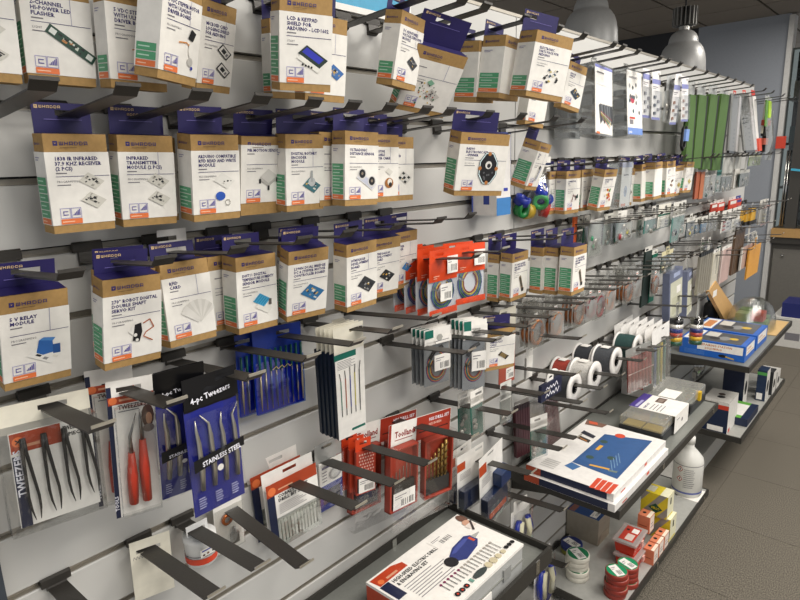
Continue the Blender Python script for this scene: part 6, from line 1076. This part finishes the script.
# display cabinet and doorway at the far right
t = thing('glass_cabinet', 'dark glass display cabinet with a wooden ledge at the far right', 'cabinet', (6.7, -.665, 0)); DK = M('#4b4843', .5); g = MB(); g.box(0, .5, 0, .9, 0, .74, DK); g.build('lower_body', t)
g = MB(); g.box(-.012, 0, .47, .88, .06, .68, M('#6b6862', .5)); d_ = g.build('door', t)
for z in (.62, .55): g = MB(); g.lathe([(0, -.03), (.012, -.03), (.012, -.012)], CHROME, 12, (0, .8 if z > .6 else .55, z), 'x'); g.build('door_knob', d_)
g = MB(); g.box(-.08, .5, .3, .905, .8, .88, M('#b08a55', .55, bump=.1)); g.build('wooden_ledge', t); g = MB(); g.box(-.06, .5, .0, .905, .74, .8, M('#35322e', .5)); g.build('dark_counter', t)
g = MB(); g.box(.3, .32, 0, .9, .88, 2.5, M('#26241f', .25)); g.build('back_panel', t); g = MB(); g.box(0, .006, .2, .9, .88, 2.5, clear('#c4cac8', .12, .04)); g.build('glass_pane', t)
for yy, w_ in ((.72, .09), (.1, .1)): g = MB(); g.box(-.02, .04, yy, yy+w_, .0 if yy < .5 else .88, 2.6, M('#3c3a36', .5)); g.build('upright', t)
for i in range(3): g = MB(); g.box(.02, .3, .3, .9, 1.25+.4*i, 1.27+.4*i, M('#5a5750', .5)); s_ = g.build('cabinet_shelf', t); g = MB(); g.box(.08, .2, .76, .87, 1.27+.4*i, 1.42+.4*i, M(('#7a5a3c', '#2f6a70', '#8a7a5c')[i], .5)); g.build('shelf_goods', s_)
for yy in (.86, .88): g = MB(); g.tube([(-.02, yy-.03, .9), (-.02, yy-.03, 1.6)], .006, CHROME, 8); g.build('chrome_rod', t)
g = MB(); g.box(-.03, -.022, .80, .88, 1.62, 1.73, M('#c9402a', .5)); tag(g.build('red_tag_card', None, (6.66, -.6, 0)), 'small square orange red card stuck beside the white door frame', 'card')
g = MB(); g.box(-.03, -.024, .75, .9, 1.32, 1.34, M('#3fa8c8', .5)); tag(g.build('blue_strip_label', None, (6.66, -.6, 0), (.12, 0, 0)), 'thin light blue strip label on the cabinet glass', 'label')
t, c, W, D, H = carton('white_floor_box', 'white carton on the carpet at the far right', 'box', 5.7, 6.1, -.35, 0, 0, .25, M('#d4d2cc', .5)); p = MB(); p.frame(*LEFT(D)); p.rect(D*.3, H*.25, D*.6, H*.5, GREYINK); p.build('printed_face', c)
carton('navy_floor_box', 'navy box on top of the white floor carton', 'box', 5.72, 6.0, -.34, -.06, .251, .37, M('#1f2766', .45))
# ---------------------------------------------------------------- the hooks themselves
TENS = ('', 'twenty', 'thirty', 'forty'); ON = ('first second third fourth fifth sixth seventh eighth ninth tenth eleventh twelfth thirteenth fourteenth fifteenth sixteenth seventeenth eighteenth nineteenth').split()
def nth(i):
    if i < 20: return ON[i-1]
    return ('twentieth', 'thirtieth', 'fortieth')[i//10-2] if i % 10 == 0 else TENS[i//10-1]+'-'+ON[i % 10-1]
ROW = {1.897: 'topmost', 1.697: 'octagonal ring box', 1.597: 'coloured caps box', 1.497: 'relay box', 1.397: 'orange cable bag', 1.297: 'tweezer pack', 1.197: 'copper coil', 1.097: 'copper board', .997: 'blank cream card', .897: 'wire spool', .597: 'under shelf', .797: 'navy bit box', .397: 'lowest hook'}
hm = {}
for gz, hs in HK.items():
    for i, (x, L) in enumerate(sorted(hs)):
        t = thing('display_hook', 'black display hook, %s from left in the %s row' % (nth(i+1), ROW[gz]), 'hook', (x, 0, gz), (.19 if abs(x-.528) < .004 and gz == .997 else 0, 0, 0), 'black display hooks')
        k = gz > 1.45
        if k not in hm:
            w_ = .014; z0, z1 = hz(gz, 0)-gz, hz(gz, L-.012)-gz; e = .0011
            g = MB(); g.prism([(.006, -.009), (.006, -.002), (-.003, .003), (-.007, .0), (-.007, -.012), (0, -.013), (0, -.009)], 'x', -.021, .021, HOOK); g.prism([(0, -.01), (-.006, -.01), (-.008, z0+.001), (-.006, z0-.003), (0, z0-.006)], 'x', -.014, .014, HOOK); a = g.build('wall_clip', t)
            g = MB(); pr = [(-.006, z0), (-L+.012, z1), (-L, z1+.011)]; poly = [(y, z+e) for y, z in pr]+[(y, z-e) for y, z in reversed(pr)]; g.prism(poly, 'x', -w_, w_, HOOK); b_ = g.build('arm', t)
            g = MB(); g.prism([(-L-.0006, z1+.0125), (-L+.0014, z1+.0125), (-L+.0014, z1+.0085), (-L-.0006, z1+.0085)], 'x', -w_-.0004, w_+.0004, HOOKTIP if not k else HOOK); c_ = g.build('tip_edge', t)
            hm[k] = (a.data, b_.data, c_.data)
        else:
            for nm, me in zip(('wall_clip', 'arm', 'tip_edge'), hm[k]): o = bpy.data.objects.new(nm, me); o.parent = t; COL.objects.link(o)
